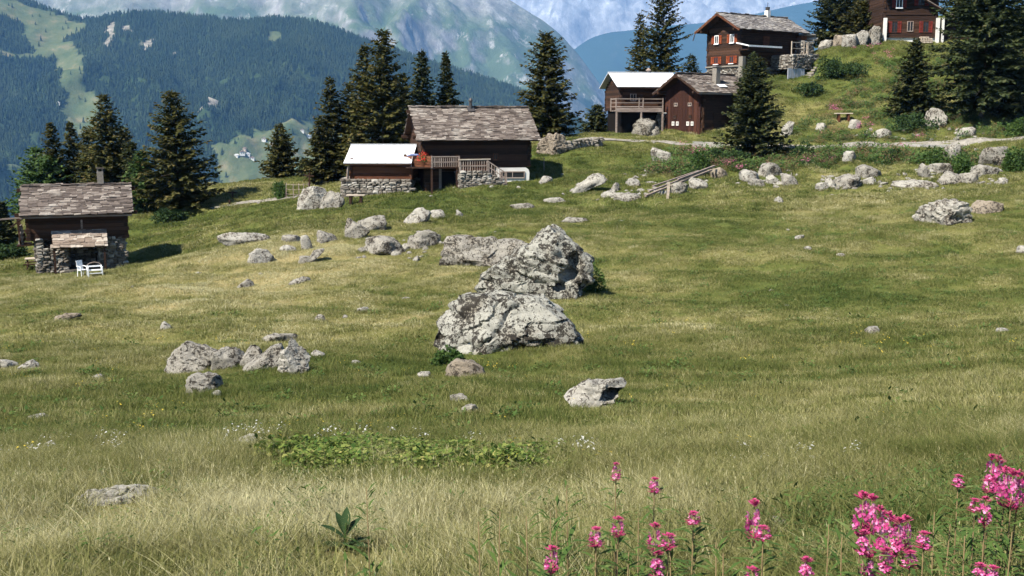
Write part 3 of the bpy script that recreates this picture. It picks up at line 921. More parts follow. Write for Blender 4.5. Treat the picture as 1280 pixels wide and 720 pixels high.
rock('pale low rock in the herbs left of the white boulder', (1088, 162, 1116, 173), 'pale_rock', .7, 313, 3, group=GB)
rock('white stone by the garden table', (1060, 148, 1074, 162), 'pale_rock', .7, 315, 3, group=GB)
rock('large pale boulder in the rubble beside the upper chalet', (1042, 42, 1064, 58), 'brown_rock', .8, 317, 4, group=GB)
rock('angular white boulder left in the rubble by the upper chalet', (1024, 50, 1041, 63), 'pale_rock', .8, 319, 4, group=GB)
rock('white cut block at the crest between the two upper chalets', [(1053, 60), (1053, 46), (1058, 45), (1069, 45), (1070, 60)], 'pale_rock', .9, 321, 4, .25, 0, group=GB)
rock('dark stone heap boulder left of the top right chalet', (1082, 34, 1102, 58), 'grey_rock', .8, 323, 4, 1.8, group=GB)
rock('white rock crest beside the dark stone heap', (1066, 36, 1084, 58), 'pale_rock', .8, 325, 4, 1.6, group=GB)

# ------------------------------------------------------------------ trees
def leaf_mat(name, lo, hi, tip, trans=.25):
    m, nt, b = new_mat(name, .8, .12)
    t = attr(nt, 'tone')
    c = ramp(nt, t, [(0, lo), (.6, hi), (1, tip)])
    nt.links.new(c, b.inputs['Base Color'])
    tr = nt.nodes.new('ShaderNodeBsdfTranslucent'); nt.links.new(c, tr.inputs['Color'])
    mx = nt.nodes.new('ShaderNodeMixShader'); mx.inputs[0].default_value = trans
    nt.links.new(b.outputs[0], mx.inputs[1]); nt.links.new(tr.outputs[0], mx.inputs[2])
    nt.links.new(mx.outputs[0], nt.nodes.get('Material Output').inputs['Surface'])
    return m
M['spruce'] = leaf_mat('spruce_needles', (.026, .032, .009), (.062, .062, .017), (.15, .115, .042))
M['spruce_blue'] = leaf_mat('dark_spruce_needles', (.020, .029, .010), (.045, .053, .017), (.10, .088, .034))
M['larch'] = leaf_mat('larch_needles', (.038, .072, .02), (.06, .105, .028), (.11, .15, .045), .3)
M['larch_dull'] = leaf_mat('dull_larch_needles', (.025, .038, .014), (.05, .065, .024), (.10, .095, .045), .3)
M['leaf'] = leaf_mat('bush_leaves', (.04, .08, .02), (.07, .12, .03), (.12, .17, .05), .35)
M['juniper'] = leaf_mat('juniper_needles', (.022, .045, .016), (.04, .07, .022), (.07, .10, .03), .2)
def bark_mat():
    m, nt, b = new_mat('bark', .95, .05)
    n = noise_tex(nt, opos(nt), 7, 5, .7)
    nt.links.new(ramp(nt, n, [(.3, (.05, .038, .028)), (.6, (.13, .10, .075)), (.8, (.22, .19, .16))]), b.inputs['Base Color'])
    bump(nt, b, n, .8, .04)
    return m
M['bark'] = bark_mat()

def quads_mesh(name, Q, tone):
    """Q: n x 4 x 3 corners of separate small faces"""
    n = len(Q)
    me = mesh_from(name, Q.reshape(-1, 3), np.arange(n * 4).reshape(n, 4))
    a = me.attributes.new('tone', 'FLOAT', 'POINT')
    a.data.foreach_set('value', np.repeat(np.asarray(tone, np.float32), 4))
    return me

def conifer_meshes(seed, H, R, base=.06, dens=1.0, droop=.35, expo=.74, ragged=.38, leaf=.36, gaps=.0, tipbare=0):
    r = np.random.RandomState(seed)
    Q, T = [], []
    z = base * H
    bend = r.uniform(-.012, .012, 2)
    def axis(z):
        return np.array([bend[0] * z * z / H * 3, bend[1] * z * z / H * 3, z])
    while z < H * .985:
        t = (z - base * H) / (H * (1 - base))
        env = R * (1 - t) ** expo * (min(1, .62 + t * 3.0)) + .05
        nb = max(5, int(r.uniform(9, 13) * dens * (.5 + .5 * (1 - t))))
        a0 = r.uniform(0, 6.28)
        for k in range(nb):
            if r.rand() < gaps:
                continue
            a = a0 + 6.28 * k / nb + r.uniform(-.35, .35)
            L = env * (1 + r.uniform(-ragged, ragged * .7))
            zj = r.uniform(-.22, .22) * (1 - .6 * t)
            d = np.array([math.cos(a), math.sin(a), 0.0]); sd = np.array([-d[1], d[0], 0.0])
            rise = .55 * t - droop * (1 - t) + r.uniform(-.12, .12)
            nt_ = max(4, int(L / (leaf * .30)))
            for i in range(nt_ + 1):
                s = (i + r.uniform(.2, .8)) / (nt_ + .6)
                if s < .12:
                    continue
                pt = axis(z + zj) + d * (s * L) + np.array([0, 0, rise * s * L + .22 * L * (s ** 3) * (1 - t)])
                for side in (-1, 1):
                    if r.rand() < .06:
                        continue
                    l = leaf * r.uniform(.8, 1.6) * (1.25 - .5 * s) * (.65 + .35 * (1 - t))
                    out = d * r.uniform(.3, .9) + sd * side * r.uniform(.2, .95) + np.array([0, 0, r.uniform(-.75, .35)])
                    out /= np.linalg.norm(out)
                    w = np.cross(out, np.array([r.uniform(-.5, .5), r.uniform(-.5, .5), 1.0])); w /= np.linalg.norm(w)
                    wd = l * r.uniform(.3, .46)
                    Q.append((pt, pt + out * l * .5 + w * wd, pt + out * l, pt + out * l * .5 - w * wd))
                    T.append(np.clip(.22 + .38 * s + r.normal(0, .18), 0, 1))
            tip = axis(z + zj) + d * L * .9 + np.array([0, 0, rise * L * .9 + .16 * L * (1 - t)])
            out = d + np.array([0, 0, .15]); w = sd
            Q.append((tip, tip + out * leaf * .4 + w * leaf * .2, tip + out * leaf, tip + out * leaf * .4 - w * leaf * .2)); T.append(np.clip(r.normal(.62, .2), 0, 1))
        z += (.25 + .12 * (1 - t)) * r.uniform(.8, 1.2) * (H / 11.0) ** .5
    # leader
    for k in range(10):
        p = axis(H * (.93 + .07 * k / 10)); a = r.uniform(0, 6.28); l = .2 + .25 * (1 - k / 10)
        out = np.array([math.cos(a), math.sin(a), .9]); w = np.array([-math.sin(a), math.cos(a), 0])
        Q.append((p, p + out * l * .5 + w * .05, p + out * l, p + out * l * .5 - w * .05)); T.append(.6)
    crown = quads_mesh('crown', np.array(Q), T)
    mb = MB()
    zs = [-.5, 0, .3, H * .3, H * .6, H * .97]
    rb = H * .010 + .03
    mb.tube([tuple(axis(q)) for q in zs], [rb * 1.6, rb * 1.25, rb, rb * .75, rb * .45, .012], 8)
    # limbs carry the foliage
    for k in range(26):
        zz = H * r.uniform(base, .8); t = zz / H; a = r.uniform(0, 6.28); L = R * (1 - t) * .75
        p = axis(zz)
        mb.tube([p, p + np.array([math.cos(a) * L, math.sin(a) * L, (.4 * t - droop * .8 * (1 - t)) * L])], [.05 * (1.1 - t), .012], 4, False)
    trunk = mesh_from('trunk', mb.v, mb.f, True)
    return trunk, crown

def bush_mesh(seed, n, leaf, rx, ry, rz_, clumps=14):
    r = np.random.RandomState(seed)
    Q, T = [], []
    cs = []
    for k in range(clumps):
        a = r.uniform(0, 6.28); q = math.sqrt(r.uniform(0, 1)) * .72; zz = r.uniform(.0, .72)
        cs.append((q * math.cos(a) * (1.2 - zz * .6), q * math.sin(a) * (1.2 - zz * .6), zz, r.uniform(.24, .4), r.uniform(-.2, .2)))
    for i in range(n):
        c = cs[r.randint(clumps)]
        d = r.normal(0, 1, 3); d /= np.linalg.norm(d)
        p = np.array(c[:3]) + d * c[3] * r.uniform(.6, 1.1)
        if p[2] < 0:
            p[2] = -p[2] * .4
        p = p * np.array([rx, ry, rz_])
        out = d + r.normal(0, .5, 3); out /= np.linalg.norm(out)
        w = np.cross(out, r.normal(0, 1, 3)); w /= max(np.linalg.norm(w), 1e-4)
        l = leaf * r.uniform(.7, 1.3)
        Q.append((p, p + out * l * .5 + w * l * .3, p + out * l, p + out * l * .5 - w * l * .3))
        T.append(np.clip(.45 + c[4] + r.normal(0, .2), 0, 1))
    return quads_mesh('foliage', np.array(Q), T)

_variants = {}
def conifer(label, px, top, D, wpx, kind='spruce', group=None, var=0, name='spruce_tree', cat='tree', **kw):
    g = at(px, 300, D); gz = tz(g.x, g.y)
    Z = at(px, top, D).z
    H = Z - gz
    R = 1.15 * wpx * D / F
    key = (kind, var, round(H / R, 0), tuple(sorted(kw.items())))
    if key not in _variants:
        m = conifer_meshes(len(_variants) * 13 + 3, H, R, **kw)
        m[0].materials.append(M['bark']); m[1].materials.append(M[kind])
        _variants[key] = (m, H, R)
    (tr, cr), H0, R0 = _variants[key]
    t = thing(name, label, cat, (g.x, g.y, gz), random.uniform(0, 6.28), group)
    t.scale = (R / R0, R / R0, H / H0)
    link('trunk', tr, None, t)
    o = link('crown', cr, None, t)
    return t

GT = 'conifers standing among the alpine huts'
conifer('slim dark spruce, leftmost pointed top behind the log hut', 74, 154, 91, 22, 'spruce', GT, 0)
conifer('slim dark spruce second from left behind the log hut', 98, 153, 93, 20, 'spruce', GT, 1)
conifer('tall spruce rising straight behind the log hut roof', 143, 117, 88, 36, 'spruce', GT, 0, dens=1.1)
conifer('broad full spruce casting a dark shadow right of the log hut', 226, 113, 82.5, 49, 'spruce', GT, 0, dens=1.3, expo=.7, base=.04)
conifer('fresh green larch at the left edge behind the log hut', 50, 184, 94, 34, 'larch', GT, 0, name='larch_tree', dens=1.0, expo=.6, ragged=.4)
conifer('low dark spruce filling in right of the tall spruce behind the log hut', 166, 178, 87, 26, 'spruce_blue', GT, 0)
conifer('soft green larch just behind the left eaves of the log hut roof', 64, 196, 90, 34, 'larch', GT, 15, name='larch_tree', expo=.5, ragged=.45)
conifer('spruce filling the clump between the two slim spruces and the tall one', 120, 158, 92, 28, 'spruce', GT, 15, expo=.6)
conifer('olive spruce closing the gap right behind the tall spruce by the hut', 160, 160, 91, 26, 'spruce', GT, 15, expo=.6)
conifer('bright green young larch between the log hut and the broad spruce', 182, 190, 83, 22, 'larch', GT, 1, name='larch_tree', expo=.6, ragged=.4)
conifer('small spruce at the left edge of the photo below the larch', 4, 254, 76, 14, 'spruce_blue', GT, 1)
conifer('dark low spruce standing behind the left eaves of the hut', 118, 190, 90, 30, 'spruce_blue', GT, 1)
conifer('lone bushy spruce on the rim before the village terrace', 355, 156, 96, 25, 'spruce', GT, 2, dens=1.2)
conifer('tiny spruce seedling right of the lone bushy spruce', 383, 199, 95, 7, 'spruce_blue', GT, 2)
conifer('ragged spruce at the left of the group behind the white-roofed shed', 418, 96, 91, 27, 'spruce', GT, 3, ragged=.4)
conifer('short spruce at the foot of the ragged spruce', 403, 150, 89, 20, 'spruce', GT, 2)
conifer('tallest spruce of the group behind the shed', 481, 36, 86, 40, 'spruce', GT, 3, dens=1.15, expo=.62, ragged=.4, gaps=.04)
conifer('spruce crowded against the left of the tallest one', 456, 54, 88, 30, 'spruce', GT, 3, expo=.7, ragged=.4, gaps=.05)
conifer('dark spruce right of the tallest, behind the barn ridge', 530, 62, 90, 28, 'spruce_blue', GT, 3, expo=.75)
conifer('thin-topped spruce at the right of the group behind the barn', 561, 64, 91, 27, 'spruce_blue', GT, 3, expo=1.05, ragged=.35)
conifer('dense blunt spruce right of the barn', 684, 40, 96, 36, 'spruce', GT, 3, dens=1.3, expo=.55, leaf=.38)
conifer('spruce partly hidden left of the white-roofed upper hut', 746, 132, 104, 24, 'spruce_blue', GT, 2)
conifer('big spruce cut by the top edge behind the white-roofed hut', 818, -22, 116, 44, 'spruce', GT, 3, dens=1.2, expo=.6, ragged=.45)
conifer('second spruce leaning out left of the big top-edge spruce', 797, 14, 119, 27, 'spruce', GT, 4, ragged=.4)
conifer('small spruce between the white roof and the upper chalet', 860, 68, 114, 18, 'spruce_blue', GT, 4)
conifer('bushy dark spruce in front of the red hut and upper chalet', 938, 70, 84, 40, 'spruce_blue', GT, 5, dens=1.45, expo=.72, leaf=.34, base=.02)
conifer('brown-tipped young spruce behind the top of the front bushy spruce', 932, 66, 96, 22, 'larch_dull', GT, 5)
conifer('narrow dark spruce on the slope below the top right chalet', 1131, 48, 94, 29, 'spruce_blue', GT, 5, dens=1.35, base=.02)
conifer('dark spruce right of the upper chalet roof', 1026, -24, 122, 26, 'spruce_blue', GT, 6, dens=1.2, expo=.6)
conifer('dark spruce between the two upper chalets', 1052, -30, 124, 28, 'spruce_blue', GT, 7, dens=1.2, expo=.6)
conifer('dark spruce just left of the top right chalet', 1083, -36, 122, 28, 'spruce_blue', GT, 8, dens=1.2, expo=.6)
conifer('tall ragged larch at the upper right with a bare trunk foot', 1216, -90, 92, 60, 'larch_dull', GT, 9, name='larch_tree', base=.13, dens=1.5, expo=.5, ragged=.5, leaf=.40, gaps=.06, droop=.55)
conifer('dark spruce at the right edge beside the tall ragged larch', 1282, -60, 96, 52, 'larch_dull', GT, 10, name='larch_tree', base=.05, dens=1.5, expo=.55, ragged=.5, leaf=.42, gaps=.05, droop=.5)
conifer('shaded spruce behind the tall ragged larch', 1250, 20, 103, 42, 'larch_dull', GT, 11, expo=.55, ragged=.4)
conifer('deep shaded spruce low at the right edge of the photo', 1262, 78, 92, 44, 'spruce_blue', GT, 12, expo=.5, dens=1.3)
conifer('green larch behind the right edge spruces', 1290, 30, 106, 46, 'larch', GT, 12, name='larch_tree', expo=.6)
conifer('leafy dark tree filling the gap behind the rubble between the upper chalets', 1068, 4, 119, 30, 'spruce', GT, 14, expo=.5, dens=1.2)
conifer('full spruce behind the gap between the ragged spruce and the tallest one', 440, 104, 92, 26, 'spruce', GT, 14, expo=.65)
conifer('dark spruce filling the group between the tallest spruce and the barn roof', 508, 92, 92, 26, 'spruce_blue', GT, 14, expo=.7)
conifer('dark spruce behind the annex of the top right chalet', 1196, -60, 121, 34, 'spruce_blue', GT, 13, expo=.6, dens=1.2)

def bush(label, px, py, wpx, hpx, kind='leaf', n=1500, leaf=.14, seed=1, D=None, name='bush', cat='bush', group='bushes', clumps=14):
    g = cast(px, py) if D is None else at(px, py, D)
    g.z = tz(g.x, g.y)
    s = g.y / F
    t = thing(name, label, cat, g, random.uniform(0, 6), group)
    me = bush_mesh(seed, int(n * 1.8), leaf * 1.15, wpx * s / 2, wpx * s / 2, hpx * s, clumps); me.materials.append(M[kind])
    link('foliage', me, None, t)
    mb = MB()
    for k in range(5):
        a = k * 1.26
        mb.tube([(0, 0, -.15), (.25 * wpx * s * .5 * math.cos(a), .25 * wpx * s * .5 * math.sin(a), hpx * s * .6)], [.03, .01], 5, False)
    mb.build('stem', M['bark'], t)
    return t
bush('round dark juniper beside the stone stairs of the upper chalet', 1038, 76, 40, 28, 'juniper', 1800, .17, 2, 107)
bush('round green bush on the rubble wall', 1206, 217, 36, 26, 'leaf', 1500, .14, 3)
bush('low spreading juniper under the narrow dark spruce', 1140, 160, 70, 16, 'juniper', 1600, .17, 4)
bush('green bush below the road left of the front spruce', 872, 214, 30, 26, 'leaf', 1300, .14, 5)
bush('dark herb bush tucked left of the front spruce', 893, 205, 24, 20, 'juniper', 900, .14, 6)
bush('bright green bush in the shade at the right edge', 1272, 168, 30, 20, 'leaf', 1000, .14, 7)
bush('green herb clump at the right end of the rubble wall', 1268, 212, 36, 26, 'leaf', 1300, .13, 8)
bush('low green hedge at the left edge below the log hut', 12, 322, 46, 16, 'juniper', 1800, .15, 9)
bush('dark shrub under the broad spruce shadow', 215, 277, 50, 16, 'juniper', 1500, .15, 10)
bush('scrub growing at the right flank of the peaked boulder', 735, 368, 42, 38, 'leaf', 1400, .085, 11)
bush('tuft of herbs at the left foot of the largest boulder', 560, 455, 40, 20, 'leaf', 1100, .07, 12)
bush('green shrub by the wire fence near the lone spruce', 350, 247, 24, 20, 'leaf', 900, .13, 13)
bush('dark green bush right of the front spruce on the bank', 1002, 200, 36, 22, 'juniper', 1200, .13, 14)
bush('heathy shrub below the road at the centre of the bank', 920, 205, 46, 18, 'juniper', 1200, .13, 15)
bush('reddish heath shrub above the middle rubble heap', 1120, 200, 50, 16, 'juniper', 1200, .13, 16)
bush('green herb bush left of the tall pale rock', 1168, 204, 30, 16, 'leaf', 900, .13, 17)
bush('low juniper on the slope below the upper chalet stairs', 1010, 118, 46, 14, 'juniper', 1100, .16, 18)
bush('dark juniper at the rim of the slope right of the lower stairs', 1060, 92, 60, 12, 'juniper', 1300, .16, 19)
# ------------------------------------------------------------------ building materials
def wood_mat(name, a, b_, c_, scale=1.0):
    m, nt, b = new_mat(name, .85, .15)
    p = opos(nt)
    mp = nt.nodes.new('ShaderNodeMapping'); mp.inputs['Scale'].default_value = (1.2 * scale, 6 * scale, 9 * scale)
    nt.links.new(p, mp.inputs['Vector'])
    n = noise_tex(nt, mp.outputs[0], 1.0, 5, .7)
    n2 = noise_tex(nt, p, .8, 3, .6)
    c = ramp(nt, n, [(.3, a), (.55, b_), (.8, c_)])
    c = mix(nt, ramp(nt, n2, [(.4, 0), (.7, .5)]), c, a)
    isl = nt.nodes.new('ShaderNodeNewGeometry').outputs['Random Per Island']
    c = mix(nt, ramp(nt, isl, [(0, .75), (.5, .12), (.8, 0)]), c, a)
    c = mix(nt, ramp(nt, isl, [(.72, 0), (1, .55)]), c, c_)
    nt.links.new(c, b.inputs['Base Color'])
    bump(nt, b, n, .5, .02)
    return m
M['log'] = wood_mat('sun_blackened_log', (.022, .012, .008), (.05, .026, .016), (.10, .05, .03))
M['log_red'] = wood_mat('red_brown_log', (.055, .022, .012), (.12, .045, .022), (.22, .09, .045))
M['log_gable'] = wood_mat('dark_red_board', (.026, .011, .008), (.052, .020, .013), (.09, .036, .022))
M['greywood'] = wood_mat('silvered_wood', (.15, .11, .09), (.30, .24, .20), (.45, .38, .33))
M['palewood'] = wood_mat('pale_wood', (.30, .24, .18), (.50, .42, .33), (.62, .54, .44))
M['shutter'] = wood_mat('orange_red_shutter', (.11, .024, .010), (.21, .045, .016), (.32, .09, .038))
M['shutter_dark'] = wood_mat('dark_red_shutter', (.075, .012, .009), (.14, .022, .014), (.21, .04, .025))
def plain(name, col, rough=.7, spec=.3, var=.15, scale=3.0, metal=0):
    m, nt, b = new_mat(name, rough, spec)
    n = noise_tex(nt, opos(nt), scale, 5, .65)
    nt.links.new(ramp(nt, n, [(.3, tuple(v * (1 - var) for v in col)), (.7, tuple(min(1, v * (1 + var)) for v in col))]), b.inputs['Base Color'])
    b.inputs['Metallic'].default_value = metal
    return m
M['white_paint'] = plain('white_paint', (.78, .77, .74), .5)
M['white_wall'] = plain('whitewashed_wall', (.62, .60, .55), .9, .1, .12, 1.2)
M['white_roof'] = plain('pale_sheet_roof', (.66, .67, .68), .5, .3, .10, .9)
M['dark_metal'] = plain('dark_stove_pipe', (.045, .04, .038), .5, .4)
M['glass'] = plain('dark_window_glass', (.02, .022, .025), .08, .5, .05)
M['plastic'] = plain('white_plastic', (.82, .82, .80), .35, .4, .03)
M['petal_red'] = plain('red_blossom', (.65, .05, .03), .7)
M['blue_cloth'] = plain('blue_cloth', (.14, .17, .30), .8)
M['black_hole'] = plain('shade_black', (.012, .010, .009), .95, .05)  # near-black colour paints in the shade of openings and the cellar
M['sheet_grey'] = plain('pale_grey_boards', (.42, .44, .48), .7)
def slate_mat(name, cols):
    m, nt, b = new_mat(name, .9, .15)
    g = nt.nodes.new('ShaderNodeNewGeometry')
    r = ramp(nt, g.outputs['Random Per Island'], cols)
    n = noise_tex(nt, opos(nt), 6, 5, .75)
    c = mix(nt, ramp(nt, n, [(.35, 0), (.7, .6)]), r, (.06, .048, .042))
    big = noise_tex(nt, opos(nt), .55, 3, .6)
    c = mix(nt, ramp(nt, big, [(.54, 0), (.66, .5)]), c, (.32, .29, .25))
    nt.links.new(c, b.inputs['Base Color'])
    bump(nt, b, n, .6, .03)
    return m
M['slate'] = slate_mat('stone_slate', [(0, (.06, .047, .039)), (.35, (.105, .083, .069)), (.7, (.165, .133, .11)), (1, (.30, .26, .22))])
M['slate_warm'] = slate_mat('warm_stone_slate', [(0, (.16, .12, .09)), (.4, (.26, .20, .155)), (.75, (.36, .30, .24)), (1, (.48, .42, .35))])
M['slate_grey'] = slate_mat('grey_shingle', [(0, (.10, .09, .085)), (.4, (.17, .155, .145)), (.75, (.25, .23, .215)), (1, (.34, .32, .30))])
def mason_mat():
    m, nt, b = new_mat('field_stone', .95, .08)
    g = nt.nodes.new('ShaderNodeNewGeometry')
    r = ramp(nt, g.outputs['Random Per Island'], [(0, (.09, .076, .062)), (.4, (.17, .15, .125)), (.75, (.28, .255, .215)), (1, (.46, .43, .38))])
    n = noise_tex(nt, opos(nt), 9, 4, .7)
    c = mix(nt, ramp(nt, n, [(.4, 0), (.7, .55)]), r, (.09, .075, .06))
    nt.links.new(c, b.inputs['Base Color'])
    bump(nt, b, n, .6, .03)
    return m
M['mason'] = mason_mat()
M['mortar'] = plain('mortar_core', (.10, .09, .075), .95, .05, .3, 4)

# ------------------------------------------------------------------ building pieces
def slates(parent, x0, x1, ye, ze, yr, zr, mat, w=(.28, .62), step=.185, name='roof', th=.05, deck=True, seed=0):
    """courses of overlapping stone slabs from the eave (ye, ze) up to the ridge (yr, zr)"""
    r = random.Random(seed + int(x1 * 100))
    mb = MB()
    u = Vector((0, yr - ye, zr - ze)); L = u.length; u.normalize()
    X = Vector((1, 0, 0)); n = X.cross(u)
    if n.z < 0:
        n = -n
    R = Matrix((X, u, n)).transposed()
    s = -.06
    while s < L:
        x = x0 + r.uniform(-.08, .08)
        while x < x1 - .05:
            ww = min(r.uniform(*w), x1 + .06 - x)
            c = Vector((x + ww / 2, ye, ze)) + u * (s + step * .8 + r.uniform(-.05, .05)) + n * (.05 + r.uniform(0, .035))
            tilt = Matrix.Rotation(-.10 + r.uniform(-.05, .05), 3, 'X') @ Matrix.Rotation(r.uniform(-.06, .06), 3, 'Z') @ Matrix.Rotation(r.uniform(-.03, .03), 3, 'Y')
            mb.box(c, (ww - .015, step * 1.75, th * r.uniform(.6, 1.2)), R @ tilt, .018)
            x += ww
        s += step
    rf = mb.build(name, M[mat], parent, kind='stuff')
    if deck:
        d = MB()
        c = (Vector((0, ye, ze)) + Vector((0, yr, zr))) / 2
        d.box((( x0 + x1) / 2, c.y, c.z - .03), (x1 - x0 - .06, L, .07), R)
        d.build('roof_deck', M['log'], parent)
    return rf

def logs(mb, p0, p1, z0, z1, h=.22, t=.2, ends=.18):
    """a wall of stacked squared logs between two plan points"""
    p0, p1 = Vector((p0[0], p0[1], 0)), Vector((p1[0], p1[1], 0))
    d = (p1 - p0).normalized()
    n = max(1, round((z1 - z0) / h)); hh = (z1 - z0) / n
    ang = math.atan2(d.y, d.x)
    R = Matrix.Rotation(ang, 3, 'Z')
    for k in range(n):
        e = ends * random.uniform(.5, 1.2)
        c = (p0 + p1) / 2 + Vector((0, 0, z0 + hh * (k + .5)))
        mb.box(c, ((p1 - p0).length + 2 * e, t * random.uniform(.82, 1.12), hh * .94), R, .008)
    return mb

def log_body(parent, x0, x1, y0, y1, z0, z1, zr=None, yr=None, mat='log', name='log_wall'):
    mb = MB()
    for a, b in (((x0, y0), (x1, y0)), ((x0, y1), (x1, y1)), ((x0, y0), (x0, y1)), ((x1, y0), (x1, y1))):
        logs(mb, a, b, z0 + random.uniform(0, .004), z1)
    if zr is not None:
        yr = (y0 + y1) / 2 if yr is None else yr
        z = z1
        while z < zr - .12:
            t = (z - z1) / (zr - z1)
            for x in (x0, x1):
                logs(mb, (x, y0 + (yr - y0) * t), (x, y1 + (yr - y1) * t), z, z + .2, .2, .18, 0)
            z += .2
    # dark core so no light falls through the joints
    mb.box(((x0 + x1) / 2, (y0 + y1) / 2, (z0 + z1) / 2), (x1 - x0 - .05, y1 - y0 - .05, z1 - z0 - .02))
    return mb.build(name, M[mat], parent)

def masonry(parent, x0, x1, z0, z1, y0, y1, name='stone_wall', size=(.2, .46), hh=(.10, .19), sides=True, seed=0, topfun=None, core=True):
    """field stones laid in courses round a core"""
    st = random.getstate(); random.seed(seed + int(abs(x0 * 31 + x1 * 17)))
    mb = MB()
    faces = [(Vector((x0, y0, 0)), Vector((1, 0, 0)), x1 - x0, Vector((0, -1, 0)))]
    if sides:
        faces += [(Vector((x0, y0, 0)), Vector((0, 1, 0)), y1 - y0, Vector((-1, 0, 0))), (Vector((x1, y0, 0)), Vector((0, 1, 0)), y1 - y0, Vector((1, 0, 0)))]
    for o, d, L, n in faces:
        z = z0
        while z < z1:
            h = random.uniform(*hh)
            x = random.uniform(-.1, 0)
            while x < L:
                w = random.uniform(*size)
                top = topfun(o.x + x if d.x else o.x) if topfun else z1
                if z + h * .5 < top:
                    mb.stone(o + d * (x + w / 2) + n * random.uniform(-.06, .04) + Vector((0, 0, z + h / 2)), (w * 1.04, .36, h * 1.06) if d.x else (.36, w * 1.04, h * 1.06), random.uniform(-.06, .06))
                x += w
            z += h * .96
    if not topfun:
        y = y0 + .25                      # the visible top
        while y < y1:
            x = x0
            while x < x1:
                w = random.uniform(*size)
                mb.stone((x + w / 2, y, z1 - .06), (w, .45, .2), random.uniform(-.2, .2))
                x += w
            y += .42
    w = mb.build(name, M['mason'], parent, kind='stuff')
    if core:
        c = MB(); zt = z1 if not topfun else min(topfun(x0), topfun(x1))
        c.box(((x0 + x1) / 2, (y0 + y1) / 2, (z0 + zt) / 2 - .03), (x1 - x0 - .06, y1 - y0 - .06, zt - z0 - .06))
        c.build('wall_core', M['mortar'], parent)
    random.setstate(st)
    return w

def window(parent, c, w, h, nrm='y', frame='white_paint', shutters=None, sill=None):
    """frame with pane (and shutters, sill) on a wall whose outside is -y ('y') or -x ('x')"""
    def P(u, v, z):      # u along wall, v outwards
        return (c[0] + u, c[1] - v, c[2] + z) if nrm == 'y' else (c[0] - v, c[1] - u, c[2] + z)
    def S(a, b, z):
        return (a, b, z) if nrm == 'y' else (b, a, z)
    f = MB()
    t = .07
    for u in (-w / 2, w / 2, 0):
        f.box(P(u, .03, 0), S(t if u else .035, .06, h + (t if u else 0)))
    for z in (-h / 2, h / 2):
        f.box(P(0, .032, z), S(w, .055, t))
    fr = f.build('window', M[frame], parent)
    pm = MB(); pm.box(P(0, .012, 0), S(w - .02, .02, h - .02)); pm.build('pane', M['glass'], fr)
    if shutters:
        for s in (-1, 1):
            sh = MB()
            for k in range(3):
                sh.box(P(s * (w / 2 + .09 + .13 * k), .045, 0), S(.12, .03, h + .06))
            for z in (-h * .3, h * .3):
                sh.box(P(s * (w / 2 + .22), .066, z), S(.36, .02, .06))
            sh.build('shutter', M[shutters], parent)
    if sill:
        sl = MB(); sl.box(P(0, .07, -h / 2 - .07), S(w + .1, .14, .07)); sl.build('window_sill', M[sill], parent)
    return fr

def rail(parent, pts, h=.9, mat='greywood', bars=2, posts=True, name='railing', w=.07, plank=None, picket=None):
    mb = MB()
    for a, b in zip(pts[:-1], pts[1:]):
        a, b = Vector(a), Vector(b)
        for k in range(bars):
            z = h * (k + 1) / bars
            mb.bar(a + Vector((0, 0, z)), b + Vector((0, 0, z)), w * .8, w)
        if plank:
            mb.bar(a + Vector((0, 0, h * .45)), b + Vector((0, 0, h * .45)), .03, h * plank) if False else None
        if picket:
            n = int((b - a).length / picket)
            for i in range(n):
                q = a + (b - a) * ((i + .5) / n)
                mb.box(q + Vector((0, 0, h * .48)), (.05, .05, h * .86))
    o = mb.build(name, M[mat], parent)
    if posts:
        for p in pts:
            q = MB(); q.box(Vector(p) + Vector((0, 0, h * .5)), (w * 1.3, w * 1.3, h * 1.15), None, .01); q.build('post', M[mat], parent)
    return o

def purlins(parent, xs, y, z, L=.5, mat='log', name='beam_end'):
    for x, yy, zz in xs:
        mb = MB(); mb.box((x, yy, zz), (L, .18, .18), None, .01); mb.build(name, M[mat], parent)

def house(name, label, px, py, D, rz, cat='hut', group='old chalets and huts of the hamlet'):
    g = at(px, py, D)
    return thing(name, label, cat, g, rz, group)

